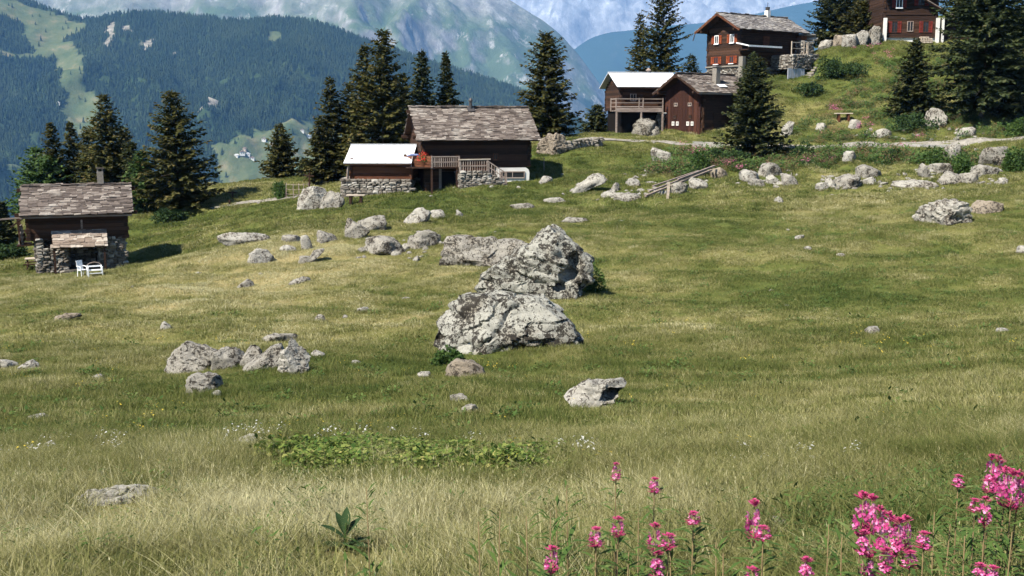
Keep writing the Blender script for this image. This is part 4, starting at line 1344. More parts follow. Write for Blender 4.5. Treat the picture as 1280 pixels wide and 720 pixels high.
# ------------------------------------------------------------------ 1 log hut at the left
def hut_left():
    g = at(98, 338, 61.5)
    h = house('log_hut', 'small dark log hut on a rough stone base with a lean-to porch roof', 98, 338, 61.5, math.atan2(-g.x, g.y) - .03)
    log_body(h, -2.45, 2.65, 0, 5.0, 1.75, 3.3, 4.45, 2.5)
    slates(h, -2.85, 3.05, -.55, 3.18, 2.5, 4.62, 'slate', seed=1)
    slates(h, -2.85, 3.05, 5.55, 3.18, 2.5, 4.62, 'slate', seed=2)
    rd = MB(); x = -2.85
    while x < 3.0:
        mb_w = random.uniform(.4, .6); rd.box((x + mb_w / 2, 2.5, 4.70), (mb_w - .02, .45, .06), Matrix.Rotation(random.uniform(-.05, .05), 3, 'X'), .015); x += mb_w
    rd.build('ridge_cap', M['slate'], h, kind='stuff')
    eb = MB(); eb.box((.1, -.52, 3.10), (5.85, .05, .10)); eb.build('eaves_board', M['greywood'], h)
    for y, z in ((-.1, 3.22), (2.5, 4.42), (5.1, 3.22)):
        for s in (-1, 1):
            mb = MB(); mb.box((s * 2.75 + .1, y, z), (.9, .2, .2), None, .01); mb.build('purlin_end', M['log'], h)
    mb = MB(); mb.bar((-4.0, -.3, 3.02), (-2.7, -.2, 3.08), .08); mb.build('gutter_pole', M['greywood'], h)
    # stone base with a recess under the porch
    masonry(h, -2.05, -.62, -.5, 1.27, 0, 1.4, seed=3)
    masonry(h, -2.08, -1.78, 1.2, 1.85, 0, .5, seed=4)
    masonry(h, 1.75, 2.42, -.5, 1.9, 0, 1.4, seed=5)
    masonry(h, 1.25, 1.75, -.5, 1.3, .15, 1.4, seed=6)
    masonry(h, -2.0, 2.4, -.5, 1.8, 1.4, 4.9, seed=7)
    b = MB(); b.box((.3, .3, -.02), (2.0, 2.2, .18)); b.build('porch_floor', M['mortar'], h)
    # porch lean-to
    slates(h, -1.28, 1.58, -1.0, 1.42, .05, 2.3, 'slate_warm', seed=8)
    for x in (-1.15, 1.45):
        p = MB(); p.bar((x, -.9, -.15), (x, -.9, 1.45), .12); p.build('porch_post', M['log'], h)
    # timber frame with stacked firewood at the left end
    fr = MB()
    fr.bar((-3.0, .2, 3.1), (-2.9, .2, 1.45), .10); fr.bar((-3.35, .2, 2.55), (-2.7, .2, 3.0), .07); fr.bar((-3.1, .2, 1.5), (-2.2, .2, 1.55), .12); fr.bar((-3.0, 1.6, 3.1), (-2.95, 1.6, 1.45), .1)
    fr.box((-2.75, .9, 1.5), (.65, 1.6, .06))
    fr.build('gallery_frame', M['log'], h)
    w = MB()
    for k in range(34):
        w.tube([(-2.98 + random.uniform(0, .22), .22, 1.62 + (k // 3) * .085), (-2.98 + random.uniform(0, .25), 1.3, 1.62 + (k // 3) * .085)], [.055, .055], 6)
    w.build('firewood', M['greywood'], h, kind='stuff')
    d = MB(); d.box((.32, -.112, 2.62), (.10, .03, .5)); d.build('board', M['greywood'], h)
    c = MB(); c.box((1.42, 2.5, 5.0), (.36, .36, .9), None, .02); ch = c.build('chimney', M['mason'], h)
    for dx in (-.13, .13):
        c = MB(); c.box((1.42 + dx, 2.5, 5.52), (.08, .32, .16)); c.build('chimney_leg', M['mason'], ch)
    c = MB(); c.box((1.42, 2.5, 5.64), (.46, .46, .07), None, .02); c.build('chimney_cap', M['slate'], ch)
    c = MB(); c.box((-1.6, -.03, 1.5), (.42, .05, .45)); c.build('opening', M['black_hole'], h)  # flat panel on the wall; the dark inside is only painted
hut_left()

# ------------------------------------------------------------------ 2 the big barn in the middle
def barn():
    h = house('log_barn', 'big dark log barn with a long stone slate roof, stone stair and balcony', 592, 234, 77, .22)
    log_body(h, -3.5, 3.95, 0, 6.2, 1.4, 3.55, 5.3, 3.1)
    slates(h, -4.05, 4.6, -.8, 3.25, 3.1, 5.5, 'slate', seed=11)
    slates(h, -4.05, 4.6, 7.0, 3.25, 3.1, 5.5, 'slate', seed=12)
    rd = MB(); x = -4.0
    while x < 4.5:
        w = random.uniform(.4, .65); rd.box((x + w / 2, 3.1, 5.58), (w - .02, .5, .06), Matrix.Rotation(random.uniform(-.06, .06), 3, 'X'), .02); x += w
    rd.build('ridge_cap', M['slate'], h, kind='stuff')
    for y, z in ((-.1, 3.45), (3.1, 5.25), (6.3, 3.45)):
        for s, x in ((-1, -3.8), (1, 4.25)):
            mb = MB(); mb.box((x, y, z), (.9, .22, .22), None, .01); mb.build('purlin_end', M['log'], h)
    # cellar in timber and stone
    c = MB(); logs(c, (-3.4, .15), (-1.2, .15), -.6, 1.35, .25, .2, 0); logs(c, (-3.4, .15), (-3.4, 6), -.6, 1.35, .25, .2, 0); c.build('cellar_wall', M['log'], h)
    c = MB(); c.box((.3, 3.3, .3), (7.0, 5.6, 2.1)); c.build('cellar_core', M['mortar'], h)
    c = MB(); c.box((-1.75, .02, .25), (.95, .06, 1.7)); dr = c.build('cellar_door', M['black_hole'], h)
    for x in (-2.35, -3.0):
        c = MB(); c.box((x, .0, .35), (.16, .10, 1.9), None, .01); c.build('door_post', M['greywood' if x > -2.5 else 'log'], h)
    masonry(h, -1.15, .75, -.7, 1.18, -1.25, .1, seed=13)
    masonry(h, .75, 2.0, -.7, 1.1, -1.25, -.25, seed=14, topfun=lambda x: 1.0 - (x - .75) * .62)
    # stair that falls to the right
    for k in range(7):
        s = MB(); s.box((.9 + k * .2, -.70, 1.02 - k * .135), (.26, 1.0, .07), None, .015); s.build('stair_step', M['mason'], h)
    rail(h, [(-1.2, -1.3, 1.15), (.75, -1.3, 1.15)], .78, 'greywood', 2, True, picket=.16)
    tb = MB(); tb.bar((-1.3, -1.32, 1.97), (.95, -1.30, 1.99), .10, .07); tb.build('top_rail', M['palewood'], h)
    rail(h, [(.75, -1.3, 1.12), (2.05, -1.3, .28)], .74, 'greywood', 2, True, picket=.2)
    pb = MB(); pb.box((-.2, -1.26, 1.42), (1.85, .03, .42)); pb.build('parapet_board', M['log_red'], h)
    # white basement wall on the right
    w = MB()
    w.prism([(1.95, .22), (3.95, .22), (3.98, 1.0), (3.90, 1.22), (3.72, 1.34), (1.6, 1.34), (1.6, .9)], -.16, .15)
    w.build('basement_wall', M['white_wall'], h)
    window(h, (2.75, -.165, .84), 1.7, .42, 'y', 'greywood')
    b = MB(); b.box((2.9, -.3, .12), (2.3, .55, .12)); b.build('step_slab', M['white_wall'], h)
    window(h, (1.55, -.11, 2.1), .3, .4, 'y', 'log_red')
    # balcony at the left
    bd = MB(); bd.box((-2.75, -.55, 1.42), (3.3, 1.15, .08)); bd.box((-4.1, 1.2, 1.42), (1.3, 3.4, .08)); bd.build('balcony_floor', M['log'], h)
    rail(h, [(-3.1, -1.1, 1.45), (-1.2, -1.1, 1.45)], .72, 'greywood', 2, True, picket=.14)
    bp = MB()
    for k in range(4):
        bp.bar((-4.7, .9 - .0, 1.55 + k * .2), (-3.12, -1.1, 1.52 + k * .2), .03, .17)
    bp.build('balcony_board', M['log_red'], h)
    for x, y in ((-4.65, .85), (-3.1, -1.05), (-1.35, -1.05)):
        p = MB(); p.bar((x, y, -.7), (x, y, 2.3), .12); p.build('balcony_post', M['log'], h)
    rail(h, [(-4.7, .9, 1.45), (-4.7, 2.6, 1.45)], .75, 'log_red', 3)
    # stove pipe
    c = MB(); c.tube([(.32, 2.7, 5.2), (.32, 2.7, 6.0)], [.11, .11], 10); cm = c.build('chimney', M['dark_metal'], h)
    c = MB(); c.tube([(.32, 2.7, 5.96), (.32, 2.7, 6.04), (.32, 2.7, 6.1), (.32, 2.7, 6.22)], [.16, .16, .13, .05], 10); c.build('chimney_cowl', M['dark_metal'], cm)
    c = MB(); c.box((.32, 2.62, 5.37), (.5, .5, .14), Matrix.Rotation(.6, 3, 'X')); c.build('flashing', M['dark_metal'], cm)
    return h
barn()
g_b = at(592, 234, 77)
def barn_local(x, y, z):
    return Matrix.Rotation(.22, 3, 'Z') @ Vector((x, y, z)) + g_b
t = thing('flower_pot', 'red geraniums in bloom on the balcony of the big barn', 'flowers', barn_local(-3.55, -.45, 1.46), 0)
mb = MB(); mb.tube([(0, 0, 0), (0, 0, .5)], [.16, .24], 10); mb.build('pot', M['log_red'], t)
me = bush_mesh(91, 260, .10, .45, .45, .8, 9); me.materials.append(M['petal_red']); o = link('blossom', me, None, t); o.location.z = .45
me = bush_mesh(92, 160, .10, .4, .4, .6, 9); me.materials.append(M['leaf']); o = link('foliage', me, None, t); o.location.z = .42
t = thing('folded_parasol', 'blue and white parasol lying on the barn balcony by the red flowers', 'parasol', barn_local(-4.35, .1, 1.46), 0)
mb = MB(); mb.tube([(0, 0, 0), (.12, 0, .95)], [.02, .02], 6); mb.build('pole', M['white_paint'], t)
mb = MB(); mb.tube([(-.3, 0, .72), (.05, 0, .82), (.45, -.05, .80), (.62, -.05, .78)], [.03, .09, .08, .02], 8); mb.build('canopy', M['blue_cloth'], t)

# ------------------------------------------------------------------ 3 shed with the pale sheet roof
def shed():
    h = house('log_shed', 'low reddish log shed with a bright white sheet roof, standing on a dry stone wall', 475, 239, 76.5, -.05, 'shed')
    log_body(h, -1.95, 2.2, 0, 4.6, .85, 2.1, 2.95, 2.3, 'log_red')
    R = MB()
    for ye, ze in ((-.6, 1.95), (5.2, 1.95)):
        u = Vector((0, 2.3 - ye, 3.15 - ze)); L = u.length; u.normalize(); n = Vector((1, 0, 0)).cross(u); n = n if n.z > 0 else -n
        Rm = Matrix((Vector((1, 0, 0)), u, n)).transposed()
        c = (Vector((0, ye, ze)) + Vector((0, 2.3, 3.15))) / 2
        R.box((-.05, c.y, c.z), (4.7, L, .05), Rm)
        for k in range(9):
            R.box(Vector((-2.3 + k * .56, c.y, c.z)) + n * .035, (.03, L, .03), Rm)
    R.box((-.05, 2.3, 3.19), (4.72, .34, .035))
    R.build('sheet_roof', M['white_roof'], h)
    b = MB(); b.box((-.05, -.57, 1.88), (4.66, .04, .08)); b.build('eaves_board', M['log'], h)
    masonry(h, -2.55, 2.1, -.7, .82, -.35, 3.0, seed=21, size=(.22, .55), hh=(.13, .26))
    p = MB(); p.bar((-2.2, -.3, .85), (-2.1, -.42, 1.75), .13); p.build('prop_post', M['greywood'], h)
    p = MB(); p.bar((2.2, -.3, .5), (2.25, -.3, 1.7), .10); p.build('prop_post', M['log_red'], h)
    for y, z in ((0, 2.0), (2.3, 2.92)):
        for s in (-1, 1):
            mb = MB(); mb.box((.1 + s * 2.15, y, z), (.4, .18, .18), None, .01); mb.build('purlin_end', M['log'], h)
shed()

# ------------------------------------------------------------------ 4 upper hut with the white roof
def white_hut():
    h = house('balcony_hut', 'upper dark wooden hut with a white sheet roof and a railed balcony on posts', 809, 166, 99, .2)
    log_body(h, -2.5, 2.4, 0, 4.4, 1.95, 4.0, 5.1, 2.2)
    R = MB()
    for ye, ze in ((-.7, 4.0), (5.1, 4.0)):
        u = Vector((0, 2.2 - ye, 5.35 - ze)); L = u.length; u.normalize(); n = Vector((1, 0, 0)).cross(u); n = n if n.z > 0 else -n
        Rm = Matrix((Vector((1, 0, 0)), u, n)).transposed()
        c = (Vector((0, ye, ze)) + Vector((0, 2.2, 5.35))) / 2
        R.box((0, c.y, c.z), (6.1, L, .06), Rm)
        for k in range(11):
            R.box(Vector((-2.9 + k * .58, c.y, c.z)) + n * .04, (.03, L, .03), Rm)
    R.box((0, 2.2, 5.40), (6.12, .34, .035))
    R.build('sheet_roof', M['white_roof'], h)
    d = MB(); d.box((0, -.66, 3.93), (6.06, .05, .1)); d.build('eaves_board', M['log'], h)
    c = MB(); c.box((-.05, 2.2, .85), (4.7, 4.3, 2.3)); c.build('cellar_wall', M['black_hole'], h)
    b = MB()
    for k in range(8):
        b.box((-1.2, -1.35 + k * .18, 1.92), (4.3, .17, .06))
    b.build('balcony_floor', M['greywood'], h)
    fb = MB(); fb.box((-1.2, -1.45, 2.0), (4.3, .04, .36)); fb.build('balcony_board', M['greywood'], h)
    rail(h, [(-3.35, .2, 1.95), (-3.35, -1.42, 1.95), (-1.25, -1.42, 1.95), (-.9, -1.42, 1.95), (.92, -1.42, 1.95)], 1.0, 'greywood', 3)
    for x in (-1.05, .92, -3.3):
        p = MB(); p.bar((x, -1.4, -.3), (x, -1.4, 1.9), .13); p.build('balcony_post', M['greywood'], h)
    window(h, (-1.4, -.11, 3.1), .5, .6, 'y', 'greywood')
    window(h, (1.6, -.11, 2.8), .5, .7, 'y', 'log_red')
    c = MB(); c.tube([(.75, 2.2, 5.3), (.75, 2.2, 5.55)], [.13, .13], 10); cm = c.build('chimney', M['greywood'], h)
    c = MB(); c.tube([(.75, 2.2, 5.55), (.75, 2.2, 5.62), (.75, 2.2, 5.80)], [.26, .22, .04], 10); c.build('chimney_cap', M['greywood'], cm)
    masonry(h, .95, 3.3, -.6, 1.6, -.6, 1.5, seed=31)
    s = MB(); s.box((2.2, -.55, 1.72), (2.6, .9, .12), None, .01); s.build('coping_slab', M['white_wall'], h)
white_hut()

# ------------------------------------------------------------------ 5 red-brown hut
def red_hut():
    h = house('gabled_hut', 'red-brown boarded hut with a lit gable of tiny windows and a slate roof', 878, 169, 95, .6)
    L, W, ze, zr = 5.2, 4.4, 3.75, 5.05
    log_body(h, 0, L, 0, W, -.3, ze, zr - .1, W / 2, 'log')
    g = MB()
    n = 22
    for k in range(n):
        y0, y1 = W * k / n, W * (k + 1) / n
        zt = ze + (zr - .25 - ze) * (1 - abs((y0 + y1) / 2 - W / 2) / (W / 2))
        g.box((-.30 + random.uniform(-.008, .008), (y0 + y1) / 2, (zt - .3) / 2), (.06, W / n - .012, zt + .3))
    g.build('gable_boarding', M['log_gable'], h)
    slates(h, -1.2, L + .6, -.7, 3.55, W / 2, zr + .12, 'slate', seed=41)
    slates(h, -1.2, L + .6, W + .7, 3.55, W / 2, zr + .12, 'slate', seed=42)
    f = MB(); f.bar((-1.2, -.72, 3.5), (-1.2, W / 2, zr + .06), .05, .2); f.bar((-1.2, W + .72, 3.5), (-1.2, W / 2, zr + .06), .05, .2); f.build('verge_board', M['log'], h)
    f = MB(); f.box((L / 2 - .3, -.72, 3.50), (L + 1.7, .05, .12)); f.build('eaves_board', M['greywood'], h)
    for y, z in ((0, 3.62), (W / 2, zr - .1), (W, 3.62)):
        mb = MB(); mb.box((-.75, y, z), (1.0, .2, .2), None, .01); mb.build('purlin_end', M['log'], h)
    for y in (1.25, 3.0):
        window(h, (-.335, y, 2.62), .40, .24, 'x', 'greywood')
    for y in (.9, 1.45, 2.75, 3.3):
        window(h, (-.335, y, .98), .24, .28, 'x', 'white_wall')
    for y in (1.2, 3.1):
        window(h, (-.335, y, 1.55), .3, .3, 'x', 'log')
    for y in (1.2, 3.0):
        window(h, (-.335, y, .12), .38, .2, 'x', 'greywood')
    d = MB(); d.box((1.6, -.12, .9), (1.0, .05, 2.0)); d.build('door', M['log'], h)
    c = MB(); c.box((2.2, .75, 4.95), (.5, .5, 1.7), None, .03); cm = c.build('chimney', M['mason'], h)
    c = MB(); c.box((2.2, .75, 5.86), (.62, .62, .10), None, .02); c.build('chimney_cap', M['slate_grey'], cm)
    c = MB(); c.box((2.35, .15, 4.22), (.9, .5, .05), Matrix.Rotation(.45, 3, 'X')); c.build('flashing', M['white_roof'], cm)
    # porch pillar of piled stone with rails
    p = MB()
    for k in range(9):
        p.stone((2.95, -1.1, .55 + k * .19), (.42, .42, .2), k)
    p.build('pillar', M['mason'], h, kind='stuff')
    p = MB(); p.stone((2.9, -1.15, .1), (1.3, 1.0, .9), .3); p.build('pillar_footing', M['mason'], h)
    rail(h, [(2.95, -1.1, .9), (5.2, -1.1, .9)], 1.1, 'greywood', 2, False)
red_hut()

# ------------------------------------------------------------------ 6 upper chalet with the terrace
def chalet():
    h = house('chalet', 'upper chalet with orange-red shutters, a white balcony rail and a stone stair', 925, 97, 108, .62, 'chalet')
    L, W, ze, zr = 8.0, 4.3, 4.65, 6.0
    masonry(h, -.05, L, -.8, 1.0, -.05, W, seed=51, name='plinth')
    log_body(h, 0, L, 0, W, .95, ze, zr - .1, W / 2, 'log')
    slates(h, -1.15, L + .9, -.8, 4.5, W / 2, zr + .15, 'slate_grey', seed=52)
    slates(h, -1.15, L + .9, W + .8, 4.5, W / 2, zr + .15, 'slate_grey', seed=53)
    f = MB(); f.bar((-1.16, -.82, 4.42), (-1.16, W / 2, zr + .08), .05, .2); f.bar((-1.16, W + .82, 4.42), (-1.16, W / 2, zr + .08), .05, .2); f.build('verge_board', M['log_red'], h)
    mb = MB(); mb.bar((-1.1, W + .85, 4.35), (-1.3, W + .9, 3.7), .07); mb.build('gutter_pipe', M['dark_metal'], h)
    for y, z in ((0, 4.55), (W / 2, zr - .05), (W, 4.55)):
        mb = MB(); mb.box((-.65, y, z), (1.0, .2, .2), None, .01); mb.build('purlin_end', M['log'], h)
    for y in (1.05, 3.1):
        window(h, (-.11, y, 3.75), .5, .75, 'x', 'white_paint', 'shutter', 'white_paint')
        window(h, (-.11, y, 1.75), .55, .65, 'x', 'shutter', 'shutter', 'white_paint')
    c = MB(); c.box((-.2, W / 2, 1.12), (.25, W + .2, .14)); c.build('string_course', M['mason'], h)
    c = MB(); c.box((-.1, -.3, 1.0), (.45, .5, 2.0), None, .02); c.build('corner_pier', M['mason'], h)
    # balcony with white rail
    b = MB(); b.box((2.2, -.65, 2.6), (5.2, 1.2, .10)); b.build('balcony_floor', M['log'], h)
    b = MB(); b.bar((-.3, -1.25, 2.95), (4.4, -1.25, 2.95), .10, .16); b.bar((-.9, -.2, 3.25), (-.3, -1.25, 2.97), .08, .12); b.build('balcony_rail', M['white_paint'], h)
    b = MB(); b.box((2.2, -1.22, 2.72), (5.0, .04, .22)); b.build('balcony_board', M['log'], h)
    d = MB(); d.box((3.4, -.12, 3.3), (.9, .05, 1.5)); d.build('door', M['log_red'], h)
    # terrace
    masonry(h, 4.35, 6.9, .85, 2.2, -2.6, 0, seed=54, name='terrace_wall')
    masonry(h, 6.9, 8.6, .2, 2.35, -2.2, 0, seed=55, name='terrace_wall')
    rail(h, [(4.5, -2.4, 2.25), (6.3, -2.4, 2.25), (6.9, -2.4, 2.25), (8.2, -1.2, 2.25)], 1.15, 'palewood', 2)
    s = MB()
    for k in range(4):
        s.box((4.0 + k * .62, -2.7, .35), (.56, .06, 1.1), Matrix.Rotation(random.uniform(-.05, .05), 3, 'Y'))
    s.build('leaning_board', M['sheet_grey'], h)
    sw = MB(); sw.box((4.9, -2.6, .45), (2.3, .12, .9)); sw.build('store_opening', M['black_hole'], h)  # near-black panel, shade behind the boards put into its colour
    for k in range(9):
        st = MB(); st.box((6.2 + k * .42, -3.1 + k * .16, -.05 + k * .27), (.95, 1.2, .2), Matrix.Rotation(random.uniform(-.08, .08), 3, 'Z'), .03); st.build('stair_step', M['mason'], h)
    masonry(h, 7.9, 9.2, 1.6, 3.7, -.9, .4, seed=56, name='stone_pier')
    c = MB(); c.box((8.35, -.2, 4.0), (1.0, 1.0, .5), None, .05); c.build('log_stack', M['log_red'], h)
    mb = MB(); mb.stone((9.3, -.3, 4.35), (2.2, 1.4, .3), .1); mb.stone((9.8, -.4, 4.0), (1.4, 1.1, .4), .3); mb.build('roof_slab', M['mason'], h)
    c = MB(); c.box((6.0, W / 2, 6.45), (.42, .42, .75), None, .02); cm = c.build('chimney', M['white_wall'], h)
    c = MB(); c.tube([(6.0, W / 2, 6.8), (6.0, W / 2, 7.15)], [.2, .24], 8); c.build('chimney_pot', M['dark_metal'], cm)
    c = MB(); c.tube([(6.0, W / 2, 7.1), (6.0, W / 2, 7.6)], [.03, .03], 6); c.build('lightning_rod', M['dark_metal'], cm)
chalet()

# ------------------------------------------------------------------ 7 chalet at the top right
def top_chalet():
    h = house('chalet', 'dark chalet with red shutters and a white base cut by the top edge', 1136, 56, 113, -.02, 'chalet')
    X0, X1, W = -2.6, 2.55, 6.0
    b = MB(); b.box((0, W / 2, .1), (X1 - X0, W - .1, 1.3)); b.build('base_wall', M['white_paint'], h)
    log_body(h, X0, X1, 0, W, .7, 5.6, None, None, 'log')
    slates(h, X0 - .7, X1 + .5, -1.2, 5.5, W / 2, 7.4, 'slate_grey', seed=61)
    slates(h, X0 - .7, X1 + .5, W + 1.2, 5.5, W / 2, 7.4, 'slate_grey', seed=62)
    g = MB()
    for x in (X0, X1):
        z = 5.6
        while z < 7.15:
            t = (z - 5.6) / 1.8
            logs(g, (x, W / 2 * t), (x, W - W / 2 * t), z, z + .22, .22, .18, 0); z += .22
    g.build('gable_wall', M['log'], h)
    for x in (-1.55, 1.55):
        window(h, (x, -.115, 1.75), .5, 1.05, 'y', 'log', 'shutter_dark')
    window(h, (0, -.115, 1.8), .55, .95, 'y', 'greywood')
    window(h, (-1.2, -.115, 4.1), .6, .9, 'y', 'white_paint', 'shutter_dark', 'white_paint')
    window(h, (1.0, -.115, 4.3), .6, .9, 'y', 'log', 'shutter_dark')
    fb = MB(); fb.box((0, -.14, 3.0), (X1 - X0 + .2, .06, .14)); fb.build('string_course', M['log'], h)
    for x in (X0 + .02, X1 + .12):
        p = MB(); p.box((x, -.35, 1.15), (.30, .30, 2.9), None, .01); p.build('corner_pillar', M['white_wall'], h)
    p = MB(); p.box((X1 + .65, -.3, 1.15), (.22, .22, 2.9), None, .01); p.build('corner_pillar', M['white_wall'], h)
    w = MB()
    for k in range(26):
        w.tube([(1.0 + (k % 7) * .17 + random.uniform(-.03, .03), -.75, .2 + (k // 7) * .16), (1.0 + (k % 7) * .17, -.15, .2 + (k // 7) * .16)], [.08, .08], 6)
    w.build('firewood', M['palewood'], h, kind='stuff')
    # annex with its own lean-to roof on the right
    a = MB(); logs(a, (X1 + .9, .6), (X1 + 4.2, .6), -.4, 2.6, .24, .2, .1); a.box((X1 + 2.5, 2.5, 1.1), (3.2, 3.7, 2.9)); a.build('annex_wall', M['log'], h)
    s = MB(); s.poly([(X1 - 1.4, -.7, 4.35), (X1 + 1.1, -.7, 2.95), (X1 + 1.1, .4, 2.95), (X1 - 1.4, .4, 4.35)])
    u = Vector((2.5, 0, -1.4)); L = u.length; u.normalize(); Rm = Matrix((u, Vector((0, 1, 0)), Vector((-u.z, 0, u.x)) * -1)).transposed()
    s = MB()
    k = 0
    while k * .3 < L:
        y = -.8
        while y < .6:
            s.box(Vector((X1 - 1.3, y + .2, 4.3)) + u * (k * .3 + .15) + Vector((0, 0, .06)), (.5, .42, .05), Rm @ Matrix.Rotation(random.uniform(-.05, .05), 3, 'X'), .02)
            y += .4
        k += 1
    s.build('porch_roof', M['slate_warm'], h, kind='stuff')
    s = MB(); c = Vector((X1 - 1.3, 0, 4.3)) + u * L / 2; s.box((c.x, -.1, c.z - .04), (L, 1.4, .07), Rm); s.build('porch_deck', M['log'], h)
    s = MB(); s.box((X1 + 2.7, 2.0, 2.72), (4.0, 4.6, .08), Matrix.Rotation(.1, 3, 'X')); s.build('annex_roof', M['slate_grey'], h)
    s = MB(); s.box((X1 + 2.7, -.33, 2.56), (4.0, .05, .12)); s.build('eaves_board', M['greywood'], h)
top_chalet()
# ------------------------------------------------------------------ road, walls, fences, furniture
M['gravel'] = plain('pale_gravel', (.22, .20, .17), .95, .05, .35, 2.5)
M['concrete'] = plain('pale_concrete', (.34, .32, .29), .9, .1, .3, 1.5)
def ribbon(name, pts, width, mat, lift=.03, n=90):
    P = np.array([(p.x, p.y) for p in pts])
    t = np.linspace(0, len(P) - 1, n)
    x = np.interp(t, np.arange(len(P)), P[:, 0]); y = np.interp(t, np.arange(len(P)), P[:, 1])
    k = np.ones(7) / 7
    xs = np.convolve(np.pad(x, 3, 'edge'), k, 'valid'); ys = np.convolve(np.pad(y, 3, 'edge'), k, 'valid')
    dx, dy = np.gradient(xs), np.gradient(ys); l = np.hypot(dx, dy); nx, ny = -dy / l, dx / l
    co = []
    for o in np.linspace(-.5, .5, 5):
        w = width * (1 + .12 * vnoise(t * 1.7, t * 0 + o, 8))
        X, Y = xs + nx * o * w, ys + ny * o * w
        co.append(np.stack([X, Y, terrain(X, Y) + lift], 1))
    co = np.stack(co, 1).reshape(-1, 3)
    return link(name, mesh_from(name, co, grid_faces(n, 5), True), M[mat], kind='structure'), np.stack([xs, ys], 1)
_, ROADLINE = ribbon('gravel_road', [cast(*p) for p in ((700, 174), (740, 174), (790, 176), (840, 179), (900, 181), (960, 182), (1040, 182), (1100, 181.5), (1160, 180), (1230, 176), (1330, 170))], 1.0, 'gravel', .04)
ribbon('footpath', [cast(*p) for p in ((262, 262), (290, 256), (320, 252), (350, 249), (372, 247))], .7, 'gravel', .04, 40)

def low_wall(name, label, pxs, h, t, mat, cat='wall', group=None, seg=10):
    pts = [cast(*p) for p in pxs]
    g = pts[0].copy()
    o = thing(name, label, cat, g, 0, group)
    mb = MB()
    for a, b in zip(pts[:-1], pts[1:]):
        n = max(1, int((b - a).length / .9))
        for i in range(n):
            p, q = a.lerp(b, i / n), a.lerp(b, (i + 1) / n)
            p.z, q.z = tz(p.x, p.y), tz(q.x, q.y)
            c = (p + q) / 2 - g; d = q - p
            R = Matrix.Rotation(math.atan2(d.y, d.x), 3, 'Z') @ Matrix.Rotation(-math.atan2(d.z, math.hypot(d.x, d.y)), 3, 'Y')
            mb.box(c + Vector((0, 0, h / 2 - .12)), (d.length * .985, t, h + .24), R, .012)
    mb.build('wall_body', M[mat], o)
    return o
low_wall('road_edge_wall', 'low pale concrete edge wall of the road just left of the front spruce', [(866, 184), (884, 184.5), (904, 185)], .46, .3, 'concrete')
low_wall('road_edge_wall', 'long low pale edge wall of the road from the front spruce to the white boulder', [(985, 184.5), (1040, 184.5), (1100, 184), (1150, 183.5), (1192, 182.5)], .18, .3, 'concrete')
def dry_wall():
    pts = [cast(*p) for p in ((694, 191), (715, 187), (735, 184), (754, 182))]
    g = pts[0].copy()
    o = thing('dry_stone_wall', 'short dry stone wall of grey stones right of the brown sloping boulder', 'wall', g)
    for a, b in zip(pts[:-1], pts[1:]):
        n = int((b - a).length / .42)
        for i in range(n):
            p = a.lerp(b, (i + .5) / n); z = tz(p.x, p.y)
            for k in range(4):
                mb = MB(); mb.stone((0, 0, 0), (random.uniform(.35, .6), .45, random.uniform(.17, .26)), random.uniform(-.3, .3))
                s = mb.build('stone', M['mason'], o)
                s.location = Vector((p.x + random.uniform(-.1, .1), p.y + random.uniform(-.06, .06), z + .08 + k * .18)) - g
dry_wall()

def fallen_fence():
    a, b = cast(808, 246), cast(888, 225)
    g = a.copy()
    o = thing('fallen_fence', 'broken grey wooden fence rails lying along the rubble wall with one upright stake', 'fence', g)
    for (p0, h0, p1, h1, w) in (((806, 247), .12, (888, 222), .55, .13), ((810, 246), .35, (880, 224), .62, .11), ((815, 243), .55, (872, 226), .70, .10), ((846, 236), .62, (892, 222), .85, .12)):
        q0, q1 = cast(*p0), cast(*p1)
        mb = MB(); mb.bar(q0 - g + Vector((0, -.3, h0)), q1 - g + Vector((0, -.3, h1)), w, w * .8); mb.build('rail', M['greywood'], o)
    q = cast(835, 248)
    mb = MB(); mb.box(q - g + Vector((0, 0, .4)), (.16, .12, 1.25), Matrix.Rotation(.05, 3, 'Y'), .01); mb.build('stake', M['palewood'], o)
fallen_fence()

def bench_log(name, label, px, py, w, h, cat, mat='greywood', leg='log', rz=0, red=None):
    g = cast(px, py)
    o = thing(name, label, cat, g, rz)
    s = g.y / F
    W, H = w * s, h * s
    for k in range(3):
        mb = MB(); mb.box((0, -.22 + k * .22, H), (W, .2, .07), None, .01); mb.build('plank', M[mat], o)
    for x in (-W * .28, W * .28):
        mb = MB(); mb.box((x, 0, H / 2 - .07), (.16, .5, H + .1), None, .01); mb.build('leg', M[leg], o)
    return o
bench_log('wooden_bench', 'rough plank bench on dark legs right of the big pale boulder', 445, 255, 23, 11, 'bench', 'palewood')
bench_log('garden_table', 'small plank table on the grassy slope above the road', 1054, 151, 21, 9, 'table', 'palewood', 'log_red')
def picnic():
    g = cast(42, 336)
    o = thing('picnic_table', 'small picnic table with a pale top left of the log hut', 'table', g, .35)
    for k in range(4):
        mb = MB(); mb.box((0, -.27 + k * .18, .62), (.85, .165, .05), None, .006); mb.build('plank', M['palewood'], o)
    for s in (-1, 1):
        mb = MB(); mb.box((0, s * .62, .34), (.95, .22, .05), None, .006); mb.build('seat', M['log'], o)
        mb = MB(); mb.bar((s * .3, -.6, 0), (s * .3, .25, .6), .07); mb.bar((s * .3, .6, 0), (s * .3, -.25, .6), .07); mb.box((s * .3, 0, .33), (.06, 1.3, .07)); mb.build('leg', M['log'], o)
picnic()
